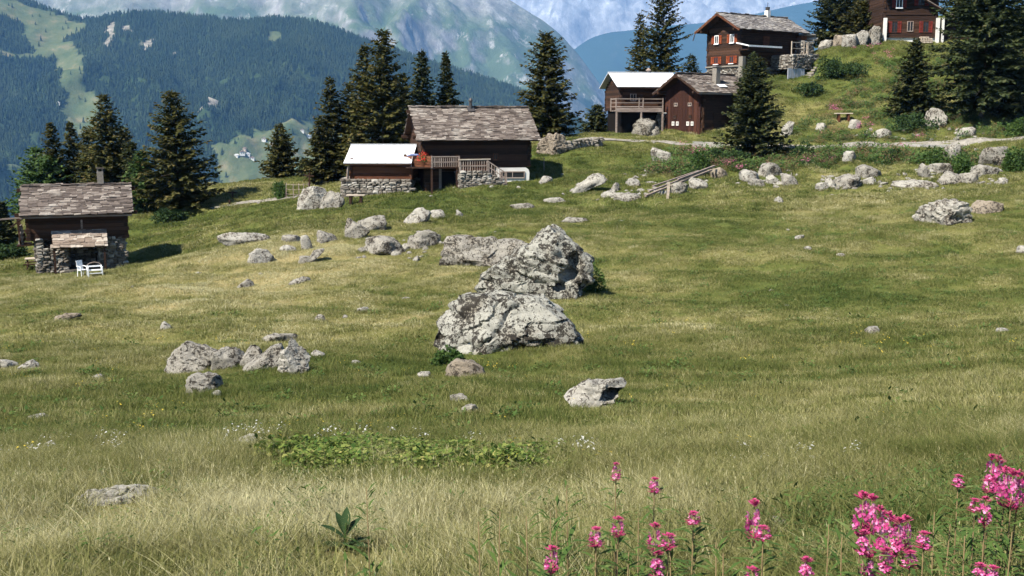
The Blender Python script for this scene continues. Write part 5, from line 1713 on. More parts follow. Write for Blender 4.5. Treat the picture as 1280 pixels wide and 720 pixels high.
def white_chair():
    g = cast(103, 345)
    o = thing('garden_chair', 'white plastic garden chair turned sideways in front of the log hut porch', 'chair', g, 1.0); o.scale = (.68, .68, .74)
    mb = MB(); mb.box((0, 0, .42), (.5, .48, .05), None, .01); mb.build('seat', M['plastic'], o)
    mb = MB()
    for k in range(5):
        mb.box((-.2 + k * .1, .25, .72), (.075, .03, .56), Matrix.Rotation(-.2, 3, 'X'))
    mb.box((0, .31, 1.0), (.5, .035, .09), Matrix.Rotation(-.2, 3, 'X')); mb.build('backrest', M['plastic'], o)
    for x in (-.22, .22):
        for y in (-.2, .2):
            mb = MB(); mb.bar((x * 1.1, y * 1.15, -.06), (x, y, .42), .05); mb.build('leg', M['plastic'], o)
        mb = MB(); mb.bar((x * 1.15, -.22, .64), (x * 1.15, .26, .68), .05, .04); mb.bar((x * 1.12, -.22, .42), (x * 1.12, -.2, .64), .045); mb.build('armrest', M['plastic'], o)
white_chair()
def white_bench():
    g = cast(119, 345)
    o = thing('garden_bench', 'white garden bench with a curved back rail beside the white chair', 'bench', g, math.atan2(-g.x, g.y) + .12); o.scale = (.74, .74, .72)
    mb = MB()
    for k in range(3):
        mb.box((0, -.18 + k * .17, .42), (.95, .14, .04), None, .006)
    mb.build('seat', M['plastic'], o)
    mb = MB(); mb.tube([(-.46, .26, .72), (-.3, .28, .86), (0, .3, .93), (.3, .28, .86), (.46, .26, .72)], [.03] * 5, 6); mb.build('back_rail', M['greywood'], o)
    mb = MB(); mb.box((0, .24, .66), (.92, .03, .10)); mb.build('backrest', M['plastic'], o)
    mb = MB(); mb.box((0, -.25, .22), (.9, .04, .06)); mb.build('stretcher', M['plastic'], o)
    for x in (-.44, .44):
        for y, t in ((-.25, .62), (.25, .74)):
            mb = MB(); mb.box((x, y, t / 2 - .05), (.07, .07, t + .1)); mb.build('leg', M['plastic'], o)
        mb = MB(); mb.box((x, 0, .63), (.07, .56, .045)); mb.build('armrest', M['plastic'], o)
white_bench()

def wire_fence():
    g = cast(367, 249)
    o = thing('wire_fence', 'thin wire fence on grey stakes near the lone bushy spruce', 'fence', g)
    prev = None
    for (px, py) in ((358, 248), (367, 249), (374, 249), (380, 249), (386, 248)):
        q = cast(px, py) - g
        mb = MB(); mb.box(q + Vector((0, 0, .55)), (.045, .045, 1.2), Matrix.Rotation(random.uniform(-.06, .06), 3, 'Y')); mb.build('post', M['greywood'], o)
        if prev is not None:
            mb = MB()
            for h in (.35, .7, 1.05):
                mb.tube([prev + Vector((0, 0, h)), (prev + q) / 2 + Vector((0, 0, h - .03)), q + Vector((0, 0, h))], [.012] * 3, 4)
            mb.build('wire', M['greywood'], o)
        prev = q
wire_fence()
def post(label, px, py, top, w=.12, cross=False, mat='log', name='wooden_post'):
    g = cast(px, py); h = (py - top) * g.y / F
    o = thing(name, label, 'post', g)
    mb = MB(); mb.box((0, 0, h / 2 - .1), (w, w, h + .2), Matrix.Rotation(random.uniform(-.04, .04), 3, 'Y'), .01); mb.build('stake', M[mat], o)
    if cross:
        mb = MB(); mb.box((0, -.05, h * .82), (.75, .05, .10), Matrix.Rotation(.05, 3, 'Y')); mb.build('crosspiece', M[mat], o)
post('tall dark post with a short crosspiece behind the big pale boulder', 387, 237, 216, .12, True)
post('dark stake with a small top board on the rise right of the broad spruce', 291, 248, 239, .10, True)
post('short dark stake further down right of the broad spruce', 287, 256, 250, .12)
post('thin grey pole in the shade at the right corner of the barn', 680, 215, 197, .06, False, 'greywood')

def chalet_far(label, px, py, w, h, roof, wall, k):
    g = HILL.cast(px, py); g.z = float(HILL.z(np.array([g.x]), np.array([g.y]))[0])
    s = g.y / F
    W, H = w * s, h * s
    o = thing('far_house', label, 'house', g, random.uniform(-.4, .4), 'houses of the far village')
    mb = MB(); mb.box((0, 0, H * .3 - 2), (W, W * .8, H * .6 + 4)); mb.build('wall', M[wall], o)
    mb = MB(); mb.prism([(-W * .6, H * .58), (W * .6, H * .58), (0, H)], -W * .46, W * .46); mb.build('roof', M[roof], o)
    for x in (-.22, .22):
        mb = MB(); mb.box((x * W, -W * .4 - .1, H * .3), (W * .16, .3, H * .18)); mb.build('window', M['glass'], o)
M['roof_far'] = plain('far_roof', (.22, .16, .13)); M['roof_pale'] = plain('far_pale_roof', (.55, .54, .52))
for k, (px, py, w, h, rf, wl, lb) in enumerate((
        (296, 197, 5, 4, 'roof_pale', 'white_wall', 'leftmost white house of the far village, beside the broad spruce'),
        (303, 193, 6, 5, 'roof_far', 'white_wall', 'white house with a brown roof second from left in the far village'),
        (310, 195, 5, 4, 'roof_pale', 'white_wall', 'pale-roofed white house third from left in the far village'),
        (315, 200, 6, 4, 'roof_far', 'white_wall', 'lowest white house of the far village'),
        (306, 188, 4, 4, 'roof_far', 'palewood', 'topmost brownish house of the far village cluster'),
        (330, 176, 5, 4, 'roof_far', 'white_wall', 'lone white house on the terrace left of the bushy spruce'),
        (340, 182, 5, 4, 'roof_pale', 'palewood', 'tan house on the terrace touching the bushy spruce outline'),
        (378, 165, 4, 4, 'roof_far', 'white_wall', 'small white house high on the terrace right of the bushy spruce'),
        (386, 172, 5, 4, 'roof_pale', 'white_wall', 'pale house in the middle of the terrace meadow'),
        (394, 178, 4, 4, 'roof_far', 'palewood', 'brown house low on the terrace left of the ragged spruce'),
        (73, 131, 4, 4, 'roof_pale', 'white_wall', 'single white hut at the edge of the ski run'),
        (88, 163, 5, 4, 'roof_pale', 'white_wall', 'white hut at the bottom of the ski run'))):
    chalet_far(lb, px, py, w, h, rf, wl, k)

# ------------------------------------------------------------------ fireweed
M['pink'] = leaf_mat('fireweed_petal', (.45, .04, .17), (.68, .11, .34), (.88, .42, .62), .4)
M['bud'] = leaf_mat('fireweed_bud', (.35, .03, .10), (.50, .06, .18), (.60, .12, .25), .3)
M['herb'] = leaf_mat('herb_leaf', (.045, .085, .02), (.08, .13, .03), (.15, .19, .06), .3)
M['stalk'] = plain('reddish_stalk', (.14, .10, .045), .8)
def fireweed_meshes(seed, L, W, flower=True):
    """stalk along z with its top at 0; L flower length; W flower width"""
    r = np.random.RandomState(seed)
    Hs = .95
    mb = MB(); sway = r.uniform(-.05, .05, 2)
    def ax(z):
        t = -z / Hs
        return np.array([sway[0] * t, sway[1] * t, z])
    mb.tube([ax(-Hs), ax(-Hs * .6), ax(-Hs * .3), ax(0)], [.0035, .0032, .0028, .0015], 5)
    stem = mesh_from('stem', mb.v, mb.f, True)
    Q, T = [], []
    z = -L * 1.02 if flower else -.02
    while z > -Hs:
        a = r.uniform(0, 6.28); l = r.uniform(.06, .11) * (1 if flower else min(1, .45 - z * 2.2))
        d = np.array([math.cos(a), math.sin(a), r.uniform(.15, .8) if flower else r.uniform(.5, 1.1)]); w = np.array([-math.sin(a), math.cos(a), 0]) * l * .085
        p = ax(z); m = p + d * l * .5; e = p + d * l * .95 - np.array([0, 0, l * .25])
        Q += [(p, m - w, m + np.array([0, 0, .004]), m + w), (m - w, e, e, m + w)]
        t = np.clip(r.normal(.45, .25), 0, 1); T += [t, t]
        z -= r.uniform(.012, .025)
    leaf = quads_mesh('foliage', np.array(Q), T)
    if not flower:
        return stem, leaf, None, None
    Q, T = [], []
    z = -L * .12
    while z > -L:
        t = -z / L
        a = r.uniform(0, 6.28); q = W * .5 * (.55 + .6 * min(1, t * 1.6)) * r.uniform(.7, 1.1)
        c = ax(z) + np.array([math.cos(a) * q * .72, math.sin(a) * q * .72, r.uniform(-.01, .01)])
        n = np.array([math.cos(a), math.sin(a), r.uniform(-.3, .3)]); n /= np.linalg.norm(n)
        u = np.cross(n, [0, 0, 1.0]); u /= np.linalg.norm(u); v = np.cross(u, n)
        tone = np.clip(r.normal(.5, .28), 0, 1)
        for k in range(4):
            b = k * 1.57 + r.uniform(-.25, .25)
            d = u * math.cos(b) + v * math.sin(b); s = -u * math.sin(b) + v * math.cos(b)
            l = r.uniform(.008, .013)
            Q.append((c, c + d * l * .6 + s * l * .45 + n * .003, c + d * l + n * r.uniform(0, .008), c + d * l * .6 - s * l * .45 + n * .003)); T.append(np.clip(tone + r.normal(0, .12), 0, 1))
        z -= .0040
    fl = quads_mesh('flowers', np.array(Q), T)
    Q, T = [], []
    for k in range(34):
        z = -L * .30 * k / 34 + .02; a = r.uniform(0, 6.28); q = .006 + .022 * k / 34
        p = ax(min(0, z)) + np.array([0, 0, max(0, z)]); d = np.array([math.cos(a), math.sin(a), .5]); w = np.array([-math.sin(a), math.cos(a), 0]) * .0035
        Q.append((p, p + d * q * .5 + w, p + d * q, p + d * q * .5 - w)); T.append(r.rand())
    for k in range(26):                       # long thin pods under the flowers
        z = -L * (1.0 + .35 * r.rand()); a = r.uniform(0, 6.28); p = ax(z)
        d = np.array([math.cos(a), math.sin(a), .5]); w = np.array([-math.sin(a), math.cos(a), 0]) * .003
        Q.append((p, p + d * .012 + w, p + d * .032, p + d * .012 - w)); T.append(r.rand() * .4)
    bd = quads_mesh('buds', np.array(Q), T)
    return stem, leaf, fl, bd
FW = []
for k, (L, W) in enumerate(((.15, .052), (.11, .047), (.20, .054), (.08, .040), (.25, .056))):
    ms = fireweed_meshes(60 + k, L, W)
    for me, mt in zip(ms, ('stalk', 'herb', 'pink', 'bud')):
        me.materials.append(M[mt])
    FW.append((L, ms))
GREEN = []
for k in range(3):
    ms = fireweed_meshes(80 + k, .1, .05, False)
    ms[0].materials.append(M['stalk']); ms[1].materials.append(M['herb']); GREEN.append(ms)
def solve_D(px, top, H, lo=2.6, hi=14):
    r = ray(px, top)
    D = np.linspace(lo, hi, 400)
    h = r[2] * D - terrain(r[0] * D, D)
    i = np.argmin(np.abs(h - H))
    return D[i]
def fireweed(px, top, bottom, label, H=.55):
    D = solve_D(px, top, H)
    p = at(px, top, D); gz = tz(p.x, p.y)
    Lw = (bottom - top) * D / F
    k = min(range(len(FW)), key=lambda i: abs(FW[i][0] - Lw))
    L, ms = FW[k]
    s = Lw / L
    t = thing('fireweed', label, 'flower', (p.x, p.y, gz), random.uniform(0, 6.28), 'pink fireweed blooming in the foreground')
    for nm, me, kind in zip(('stem', 'foliage', 'flowers', 'buds'), ms, (0, 1, 1, 1)):
        o = link(nm, me, None, t)
        o.location = (0, 0, p.z - gz)
        o.scale = (min(1.3, max(.8, s)), min(1.3, max(.8, s)), s) if nm != 'stem' else (1, 1, 1)
        if kind:
            o['kind'] = 'stuff'
for f in ((690, 688, 713, 'small pink fireweed leftmost along the bottom edge'),
          (745, 663, 681, 'pink fireweed leaning right of the leftmost small one'),
          (773, 650, 668, 'little pink fireweed tuft above the leaning one'),
          (770, 582, 598, 'tiny distant pink fireweed at the left, near the leafy patch'),
          (818, 600, 614, 'tiny distant pink fireweed second from left, behind the tall pair'),
          (819, 660, 687, 'full pink fireweed upper one of the stacked pair at the bottom'),
          (822, 694, 722, 'lower pink fireweed of the stacked pair cut by the bottom edge'),
          (836, 670, 684, 'faint reddish fireweed just right of the stacked pair'),
          (867, 642, 653, 'single tiny reddish fireweed alone between larger ones'),
          (943, 633, 671, 'solitary tall pink fireweed left of the grey stone'),
          (954, 660, 672, 'short pink side bloom at the foot of the solitary tall one'),
          (941, 712, 726, 'pale fireweed tip cut by the bottom edge left of the pink crown'),
          (1008, 702, 728, 'pink fireweed crown cut by the bottom edge right of centre'),
          (1079, 624, 665, 'leftmost upright spike of the big pink cluster'),
          (1090, 626, 660, 'bright topmost spike of the big pink cluster'),
          (1100, 640, 690, 'middle spike of the big pink cluster'),
          (1112, 648, 700, 'long drooping spike in the big pink cluster'),
          (1124, 655, 690, 'right middle spike of the big pink cluster'),
          (1132, 652, 686, 'rightmost spike of the big pink cluster'),
          (1080, 668, 692, 'lower left bloom hanging under the big pink cluster'),
          (1108, 690, 715, 'low bloom at the bottom of the big pink cluster'),
          (1086, 698, 725, 'pink spike cut by the bottom edge under the big cluster'),
          (1138, 692, 708, 'small separate bloom low right of the big pink cluster'),
          (1155, 668, 684, 'single round pink bloom right of the big cluster'),
          (1198, 596, 607, 'small pink tuft alone left of the right edge group'),
          (1219, 626, 637, 'tiny pink bloom left in the small pair under the right edge group'),
          (1232, 627, 654, 'pink spike right in the small pair under the right edge group'),
          (1240, 575, 607, 'highest spike of the right edge pink group'),
          (1248, 576, 620, 'second spike from the top of the right edge pink group'),
          (1258, 592, 628, 'middle spike of the right edge pink group'),
          (1266, 595, 630, 'red-topped spike of the right edge pink group'),
          (1275, 594, 634, 'spike touching the right edge of the photo'),
          (1236, 602, 614, 'small side bloom left under the right edge pink group'),
          (1225, 708, 726, 'pink bloom cut by the bottom edge near the right corner'),
          (1241, 711, 728, 'pink bloom in the bottom right corner beside another')):
    fireweed(*f)
def herb(px, top, label, H=.5):
    D = solve_D(px, top, H)
    p = at(px, top, D); gz = tz(p.x, p.y)
    t = thing('willowherb', label, 'plant', (p.x, p.y, gz), random.uniform(0, 6.28), 'green willowherb stalks without flowers')
    ms = random.choice(GREEN)
    for nm, me in zip(('stem', 'foliage'), ms):
        o = link(nm, me, None, t); o.location = (0, 0, p.z - gz)
        if nm == 'foliage':
            o['kind'] = 'stuff'; o.scale = (1.15, 1.15, 1)
for h in ((708, 606, 'dark green stalk tallest of the group right of the leafy patch'), (695, 626, 'dark green stalk in the middle of the group under the leafy patch'), (688, 640, 'short green stalk left in the group under the leafy patch'),
          (658, 645, 'lone green stalk left of the group under the leafy patch'), (625, 640, 'thin green stalk in the dry grass at centre bottom'), (598, 652, 'green stalk far left of the fireweed in dry grass'),
          (798, 648, 'green stalk left of the stacked pink pair'), (770, 680, 'green stalk low at the bottom left of the stacked pink pair'), (786, 690, 'dense green stalk right beside the stacked pink pair'),
          (838, 690, 'green stalk right of the stacked pink pair at the bottom'), (868, 662, 'green stalk under the tiny reddish fireweed'), (895, 678, 'bushy green stalk before the solitary tall fireweed'),
          (904, 692, 'short green stalk at the bottom before the solitary tall fireweed'), (458, 610, 'thin green stalk above the big dark-leaved plant'), (432, 700, 'green stalk low at the bottom below the dark-leaved plant'),
          (1036, 655, 'green stalk left of the big pink cluster'), (1052, 672, 'second green stalk left of the big pink cluster'), (1168, 640, 'green stalk between the big cluster and the right edge group'),
          (1188, 655, 'tall green stalk under the small pink tuft'), (1206, 670, 'green stalk in the green herbs at the lower right'), (1265, 665, 'green stalk below the right edge pink group')):
    herb(*h)

M['broad'] = leaf_mat('dark_broad_leaf', (.016, .036, .014), (.032, .060, .02), (.06, .09, .03), .15)
def veratrum():
    g = cast(432, 690)
    o = thing('broadleaf_plant', 'single dark green plant with broad pointed leaves in the tall dry grass', 'plant', g, .3); o.scale = (.75, .75, .68); ROCKS.append((g.x, g.y, .24, .12, .6))
    mb = MB(); mb.tube([(0, 0, -.03), (0, 0, .12), (.01, 0, .22)], [.009, .008, .005], 6); mb.build('stem', M['herb'], o)
    s = g.y / F
    for (a, e, L, w, z) in ((2.9, .75, .16, .035, .10), (2.75, .28, .15, .042, .03), (.35, .9, .14, .034, .12), (1.2, 1.25, .16, .032, .14), (-.6, .35, .13, .04, .04), (-1.7, .6, .13, .04, .06), (2.0, 1.05, .15, .03, .13), (.1, .35, .14, .03, .05)):
        d = Vector((math.cos(a) * math.cos(e), math.sin(a) * math.cos(e), math.sin(e))); sd = Vector((-math.sin(a), math.cos(a), 0)); up = sd.cross(d) * -1
        v, f = [], []
        for i in range(6):
            t = i / 5; c = Vector((0, 0, z)) + d * (L * 1.5 * t) - Vector((0, 0, .05 * t * t)); ww = w * math.sin(math.pi * min(1, .08 + t * .92)) + .001
            v += [c - sd * ww + up * ww * .35, c, c + sd * ww + up * ww * .35]
        for i in range(5):
            for k in (0, 1):
                f.append((i * 3 + k, i * 3 + k + 1, i * 3 + k + 4, i * 3 + k + 3))
        me = mesh_from('leaf', v, f, True); at_ = me.attributes.new('tone', 'FLOAT', 'POINT'); at_.data.foreach_set('value', np.full(len(v), .25 + .3 * random.random(), np.float32))
        link('leaf', me, M['broad'], o)
veratrum()
# ------------------------------------------------------------------ grass and ground cover
def tuft(name, seed, n, R, h, w, segs=2, lean=.5, seed_heads=0):
    r = np.random.RandomState(seed)
    V, Fc, T = [], [], []
    for i in range(n):
        a, q = r.uniform(0, 6.28), R * math.sqrt(r.rand())
        p = np.array([q * math.cos(a), q * math.sin(a), -.02])
        b = r.uniform(0, 6.28); hh = r.uniform(*h); ww = r.uniform(*w); ln = lean * r.uniform(.2, 1.2) * hh
        d = np.array([math.cos(b), math.sin(b), 0]); s = np.array([-d[1], d[0], 0]) if r.rand() < .5 else np.array([math.cos(b + .8), math.sin(b + .8), 0])
        t = r.rand()
        k0 = len(V)
        for k in range(segs):
            f = k / segs
            c = p + d * ln * f * f + np.array([0, 0, hh * f]); wk = ww * (1 - .55 * f) * .5
            V += [c - s * wk, c + s * wk]; T += [t, t]
        V.append(p + d * ln + np.array([0, 0, hh])); T.append(t)
        for k in range(segs - 1):
            Fc.append((k0 + 2 * k, k0 + 2 * k + 1, k0 + 2 * k + 3, k0 + 2 * k + 2))
        Fc.append((k0 + 2 * segs - 2, k0 + 2 * segs - 1, k0 + 2 * segs))
        if i < seed_heads:
            e = p + d * ln + np.array([0, 0, hh]); m = len(V); l = r.uniform(.015, .04)
            V += [e, e + s * .003 + np.array([0, 0, l * .4]), e + d * .006 + np.array([0, 0, l]), e - s * .003 + np.array([0, 0, l * .4])]; T += [.78] * 4
            Fc.append((m, m + 1, m + 2, m + 3))
    me = mesh_from(name, V, Fc)
    a = me.attributes.new('tone', 'FLOAT', 'POINT'); a.data.foreach_set('value', np.array(T, np.float32))
    return me

def normals(x, y):
    e = .4
    zx = (terrain(x + e, y) - terrain(x - e, y)) / (2 * e); zy = (terrain(x, y + e) - terrain(x, y - e)) / (2 * e)
    return zx, zy
def scatter_xy(n, y0, y1, side=.56, pad=1.2, pw=1.0):
    """n points over the viewed wedge of the meadow, even per area"""
    u = RS.rand(n)
    y = np.sqrt(y0 ** 2 + u * (y1 ** 2 - y0 ** 2)) if pw == 1.0 else y0 + (y1 - y0) * u ** pw
    x = RS.uniform(-1, 1, n) * (y * side + pad)
    return x, y
def seat(x, y, sink=0.0):
    z = terrain(x, y) - sink
    zx, zy = normals(x, y)
    yaw = RS.uniform(0, 6.28, len(x))
    # tilt to the slope first, spin about the own axis (xyz euler: spin in z is applied last, so turn the slope into it)
    gx = zx * np.cos(yaw) + zy * np.sin(yaw); gy = -zx * np.sin(yaw) + zy * np.cos(yaw)
    rot = np.stack([np.arctan(gy), -np.arctan(gx), yaw], 1)
    return np.stack([x, y, z], 1), rot
def off_road(x, y, d=1.5):
    k = np.ones(len(x), bool)
    for p in ROADLINE[::2]:
        k &= np.hypot(x - p[0], y - p[1]) > d
    return k

GSTOPS = [(.08, (.055, .080, .018)), (.30, (.102, .122, .029)), (.50, (.165, .162, .052)), (.70, (.295, .270, .115)), (.92, (.50, .46, .27))]
def grass_mat(name, off=0.0, trans=.3):
    m, nt, b = new_mat(name, .75, .12)
    p = wpos(nt)
    def madd(a, k, c):
        n = nt.nodes.new('ShaderNodeMath'); n.operation = 'MULTIPLY_ADD'
        nt.links.new(a, n.inputs[0]); n.inputs[1].default_value = k
        if isinstance(c, (int, float)):
            n.inputs[2].default_value = c
        else:
            nt.links.new(c, n.inputs[2])
        return n.outputs[0]
    f = attr(nt, 'dry', 'Fac', 'INSTANCER')
    f = madd(noise_tex(nt, p, .9, 3, .6), .42, madd(f, 1.0, -.21 + off))
    f = madd(noise_tex(nt, p, 4.5, 3, .65), .34, madd(f, 1.0, -.17))
    f = madd(attr(nt, 'tone'), .36, madd(f, 1.0, -.18))
    c = ramp(nt, f, GSTOPS)
    nt.links.new(c, b.inputs['Base Color'])
    t = nt.nodes.new('ShaderNodeBsdfTranslucent'); nt.links.new(c, t.inputs['Color'])
    mx = nt.nodes.new('ShaderNodeMixShader'); mx.inputs[0].default_value = trans
    nt.links.new(b.outputs[0], mx.inputs[1]); nt.links.new(t.outputs[0], mx.inputs[2])
    nt.links.new(mx.outputs[0], nt.nodes.get('Material Output').inputs['Surface'])
    return m
def scatter(name, x, y, protos, smin, smax, p=None, hvar=.25, sink=0.0, mask=True):
    if mask:
        k = off_road(x, y, .75) & off_rocks(x, y); x, y = x[k], y[k]
    pts, rot = seat(x, y, sink)
    s = RS.uniform(smin, smax, len(x))
    scl = np.stack([s, s, s * RS.uniform(1 - hvar, 1 + hvar, len(x)) * grow(x, y)], 1)
    o = instancer(name, pts, rot, scl, protos, RS.choice(len(protos), len(x), p=p))
    a = o.data.attributes.new('dry', 'FLOAT', 'POINT'); a.data.foreach_set('value', np.clip(dryness(x, y) + RS.normal(0, .11, len(x)), 0, 1).astype(np.float32))
    return o
def off_rocks(x, y):
    k = np.ones(len(x), bool)
    for (rx, ry, w, dp, h) in ROCKS:
        l = math.hypot(rx, ry); ux, uy = rx / l, ry / l
        dx, dy = x - rx, y - ry
        along = dx * ux + dy * uy; across = -dx * uy + dy * ux
        front = dp + (min(.4, .5 * h) if l > 15 else 1.1)
        k &= ~((np.abs(across) < w * .92) & (along < dp * .5) & (along > -front) & ((RS.rand(len(x)) < (.4 if l > 15 else .95)) | (along > -dp * .3)))
    return k
def grow(x, y):
    return np.clip(1 + .45 * fbm(x / 1.7, y / 1.7, 3, 61), .4, 1.45)

gm = grass_mat('meadow_grass')
gt = grass_mat('tall_dry_grass', .06, .35)
near = [proto('grass_tuft', tuft('grass_tuft', 1, 150, .34, (.03, .10), (.004, .008), 3, 1.0), gm), proto('grass_tuft', tuft('grass_tuft', 2, 150, .34, (.03, .08), (.004, .009), 3, 1.2), gm),
        proto('grass_tuft', tuft('grass_tuft', 3, 110, .22, (.05, .15), (.004, .008), 3, .9, 6), gm)]
mid = [proto('turf_tuft', tuft('turf_tuft', 4, 170, .55, (.03, .085), (.008, .016), 2, 1.3), gm), proto('turf_tuft', tuft('turf_tuft', 5, 170, .5, (.025, .07), (.009, .018), 2, 1.5), gm),
       proto('turf_tuft', tuft('turf_tuft', 6, 120, .3, (.06, .15), (.008, .014), 2, .9), gm)]
far = [proto('slope_tuft', tuft('slope_tuft', 7, 130, .9, (.05, .12), (.022, .04), 2, 1.2), gm), proto('slope_tuft', tuft('slope_tuft', 8, 130, .8, (.04, .10), (.022, .04), 2, 1.3), gm),
       proto('slope_tuft', tuft('slope_tuft', 9, 90, .4, (.10, .24), (.018, .032), 2, .8), gm)]
tall = [proto('straw_tuft', tuft('straw_tuft', 10, 70, .20, (.09, .24), (.0016, .0045), 4, 2.0, 9), gt), proto('straw_tuft', tuft('straw_tuft', 11, 80, .24, (.07, .20), (.0016, .005), 4, 2.4, 5), gt),
        proto('straw_tuft', tuft('straw_tuft', 12, 60, .16, (.13, .32), (.0014, .003), 4, 1.2, 14), gt)]
x, y = scatter_xy(26000, 2.8, 15.0, .56, 4.5)
k = RS.rand(len(x)) < np.clip((14.5 - y + 1.5 * vnoise(x / 1.5, y / 1.5, 88)) / 5.5, 0, 1) ** 1.2 * np.clip(.75 + .8 * vnoise(x / .9, y / .9, 89), .2, 1)
_dk = [tuple(cast(*p)[:2]) for p in ((300, 600), (345, 562), (420, 552), (520, 554), (600, 558), (690, 570), (700, 592), (640, 604), (400, 606))]
k &= ~(poly_mask(x, y, _dk) & (RS.rand(len(x)) < .93)); x, y = x[k], y[k]
scatter('tall_grass', x, y, tall, .55, 1.1, [.42, .42, .16])
x, y = scatter_xy(5900, 2.8, 13.5, .56, 4.5)
scatter('underlying_grass', x, y, near, .8, 1.2)
x, y = scatter_xy(16000, 11.5, 31, .56, 5)
scatter('meadow_grass', x, y, near, .8, 1.5, [.42, .42, .16])
x, y = scatter_xy(23500, 28, 66, .58, 6)
scatter('pasture_grass', x, y, mid, .8, 1.5, [.45, .42, .13])
x, y = scatter_xy(28000, 62, 118, .6, 7)
k = terrain(x, y) > -16; x, y = x[k], y[k]
scatter('slope_grass', x, y, far, .7, 1.3, [.45, .4, .15])

# longer grass that the mower and the cattle leave round the stones
X, Y = [], []
for (rx, ry, w, dp, h) in ROCKS:
    l = math.hypot(rx, ry)
    if l < 13:
        continue
    n = int(10 + w * 26); ux, uy = rx / l, ry / l
    a = RS.uniform(-1.9, 1.9, n); q = RS.uniform(.82, 1.15, n)
    al, ac = -np.cos(a) * (dp * .8 * q), np.sin(a) * w * q
    X.append(rx + ux * al - uy * ac); Y.append(ry + uy * al + ux * ac)
X, Y = np.concatenate(X), np.concatenate(Y)
k = Y < 48
scatter('stone_edge_grass', X[k], Y[k], near, .5, 1.2, [.3, .25, .45], mask=False)
scatter('stone_edge_grass', X[~k], Y[~k], mid, .45, 1.1, [.3, .25, .45], mask=False)

# rough herbs of the banks, green stalks at the lower right, leafy dock patch
M['dock'] = leaf_mat('dock_leaf', (.05, .10, .02), (.13, .18, .035), (.40, .36, .12), .35)
def herb_tuft(name, seed, n, R, H, leaf, wid=.3):
    r = np.random.RandomState(seed); Q, T = [], []
    for i in range(n):
        a, q = r.uniform(0, 6.28), R * math.sqrt(r.rand())
        p = np.array([q * math.cos(a), q * math.sin(a), H * r.uniform(.1, 1) * (1 - .6 * (q / R) ** 2)])
        b = r.uniform(0, 6.28); d = np.array([math.cos(b), math.sin(b), r.uniform(-.3, .7)]); w = np.array([-math.sin(b), math.cos(b), r.uniform(-.4, .4)]) * wid
        l = leaf * r.uniform(.6, 1.3)
        Q.append((p, p + d * l * .5 + w * l, p + d * l, p + d * l * .5 - w * l)); T.append(np.clip(r.normal(.5, .28), 0, 1))
    return quads_mesh(name, np.array(Q), T)
def px_points(poly, n, jit=.0):
    """n points inside a patch of meadow whose corners were found through the photograph"""
    W = [cast(*p) for p in poly]; P = [(w.x, w.y) for w in W]
    xs, ys = [p[0] for p in P], [p[1] for p in P]
    out_x, out_y = np.zeros(0), np.zeros(0)
    while len(out_x) < n:
        x = RS.uniform(min(xs), max(xs), n * 2); y = RS.uniform(min(ys), max(ys), n * 2)
        k = poly_mask(x + .25 * vnoise(x * 1.5, y * 1.5, 41), y + .35 * vnoise(x * 1.5, y * 1.5, 42), P)
        out_x = np.concatenate([out_x, x[k]]); out_y = np.concatenate([out_y, y[k]])
    return out_x[:n], out_y[:n]
dock = [proto('dock_leaves', herb_tuft('dock_leaves', 31, 90, .22, .14, .055, .38), M['dock']), proto('dock_leaves', herb_tuft('dock_leaves', 32, 80, .2, .10, .05, .4), M['dock'])]
x, y = px_points([(318, 584), (345, 566), (420, 556), (520, 558), (600, 562), (680, 572), (690, 584), (640, 590), (560, 588), (470, 592), (400, 592)], 560)
k = vnoise(x / .7, y / .7, 97) + .5 * vnoise(x / .25, y / .25, 98) > -.28; x, y = x[k], y[k]
scatter('dock_patch', x, y, dock, .45, 1.2)
x, y = px_points([(660, 586), (690, 574), (760, 580), (770, 588)], 26)
scatter('dock_patch', x, y, dock, .4, .8)
M['heath'] = leaf_mat('faded_herbs', (.10, .080, .035), (.18, .125, .06), (.30, .16, .12), .3)
herbs = [proto('bank_herbs', herb_tuft('bank_herbs', 33, 90, .5, .55, .16, .22), M['leaf']), proto('bank_herbs', herb_tuft('bank_herbs', 34, 80, .5, .4, .14, .22), M['juniper']), proto('bank_herbs', herb_tuft('bank_herbs', 39, 90, .45, .6, .12, .16), M['heath'])]
x, y = px_points([(800, 212), (850, 190), (905, 187), (1000, 190), (1100, 187), (1290, 190), (1290, 214), (1180, 206), (1080, 205), (1000, 214), (900, 212), (840, 226)], 1150)
scatter('bank_herbs', x, y, herbs, .5, 1.6, [.34, .33, .33])
x, y = px_points([(985, 160), (1060, 120), (1080, 80), (1180, 70), (1290, 90), (1290, 176), (1100, 178), (985, 178)], 950)
k = vnoise(x / 3, y / 3, 95) > -.25; x, y = x[k], y[k]
scatter('slope_herbs', x, y, herbs, .4, 1.35, [.32, .34, .34])
gh = [proto('green_herbs', herb_tuft('green_herbs', 35, 90, .12, .2, .035, .16), M['herb']), proto('green_herbs', herb_tuft('green_herbs', 36, 80, .12, .14, .03, .2), M['herb'])]
x, y = px_points([(1000, 740), (1010, 660), (1060, 620), (1150, 600), (1290, 590), (1290, 740)], 190)
scatter('green_herbs', x, y, gh, .7, 1.4)
x, y = px_points([(0, 745), (0, 600), (640, 600), (1000, 610), (990, 745)], 220)
scatter('green_herbs', x, y, gh, .5, 1.1)
x, y = scatter_xy(2600, 12, 60)
k = dryness(x, y) < .5
lowh = [proto('low_herbs', herb_tuft('low_herbs', 37, 40, .2, .12, .06, .3), M['herb'])]
scatter('low_herbs', x[k], y[k], lowh, .5, 1.4)

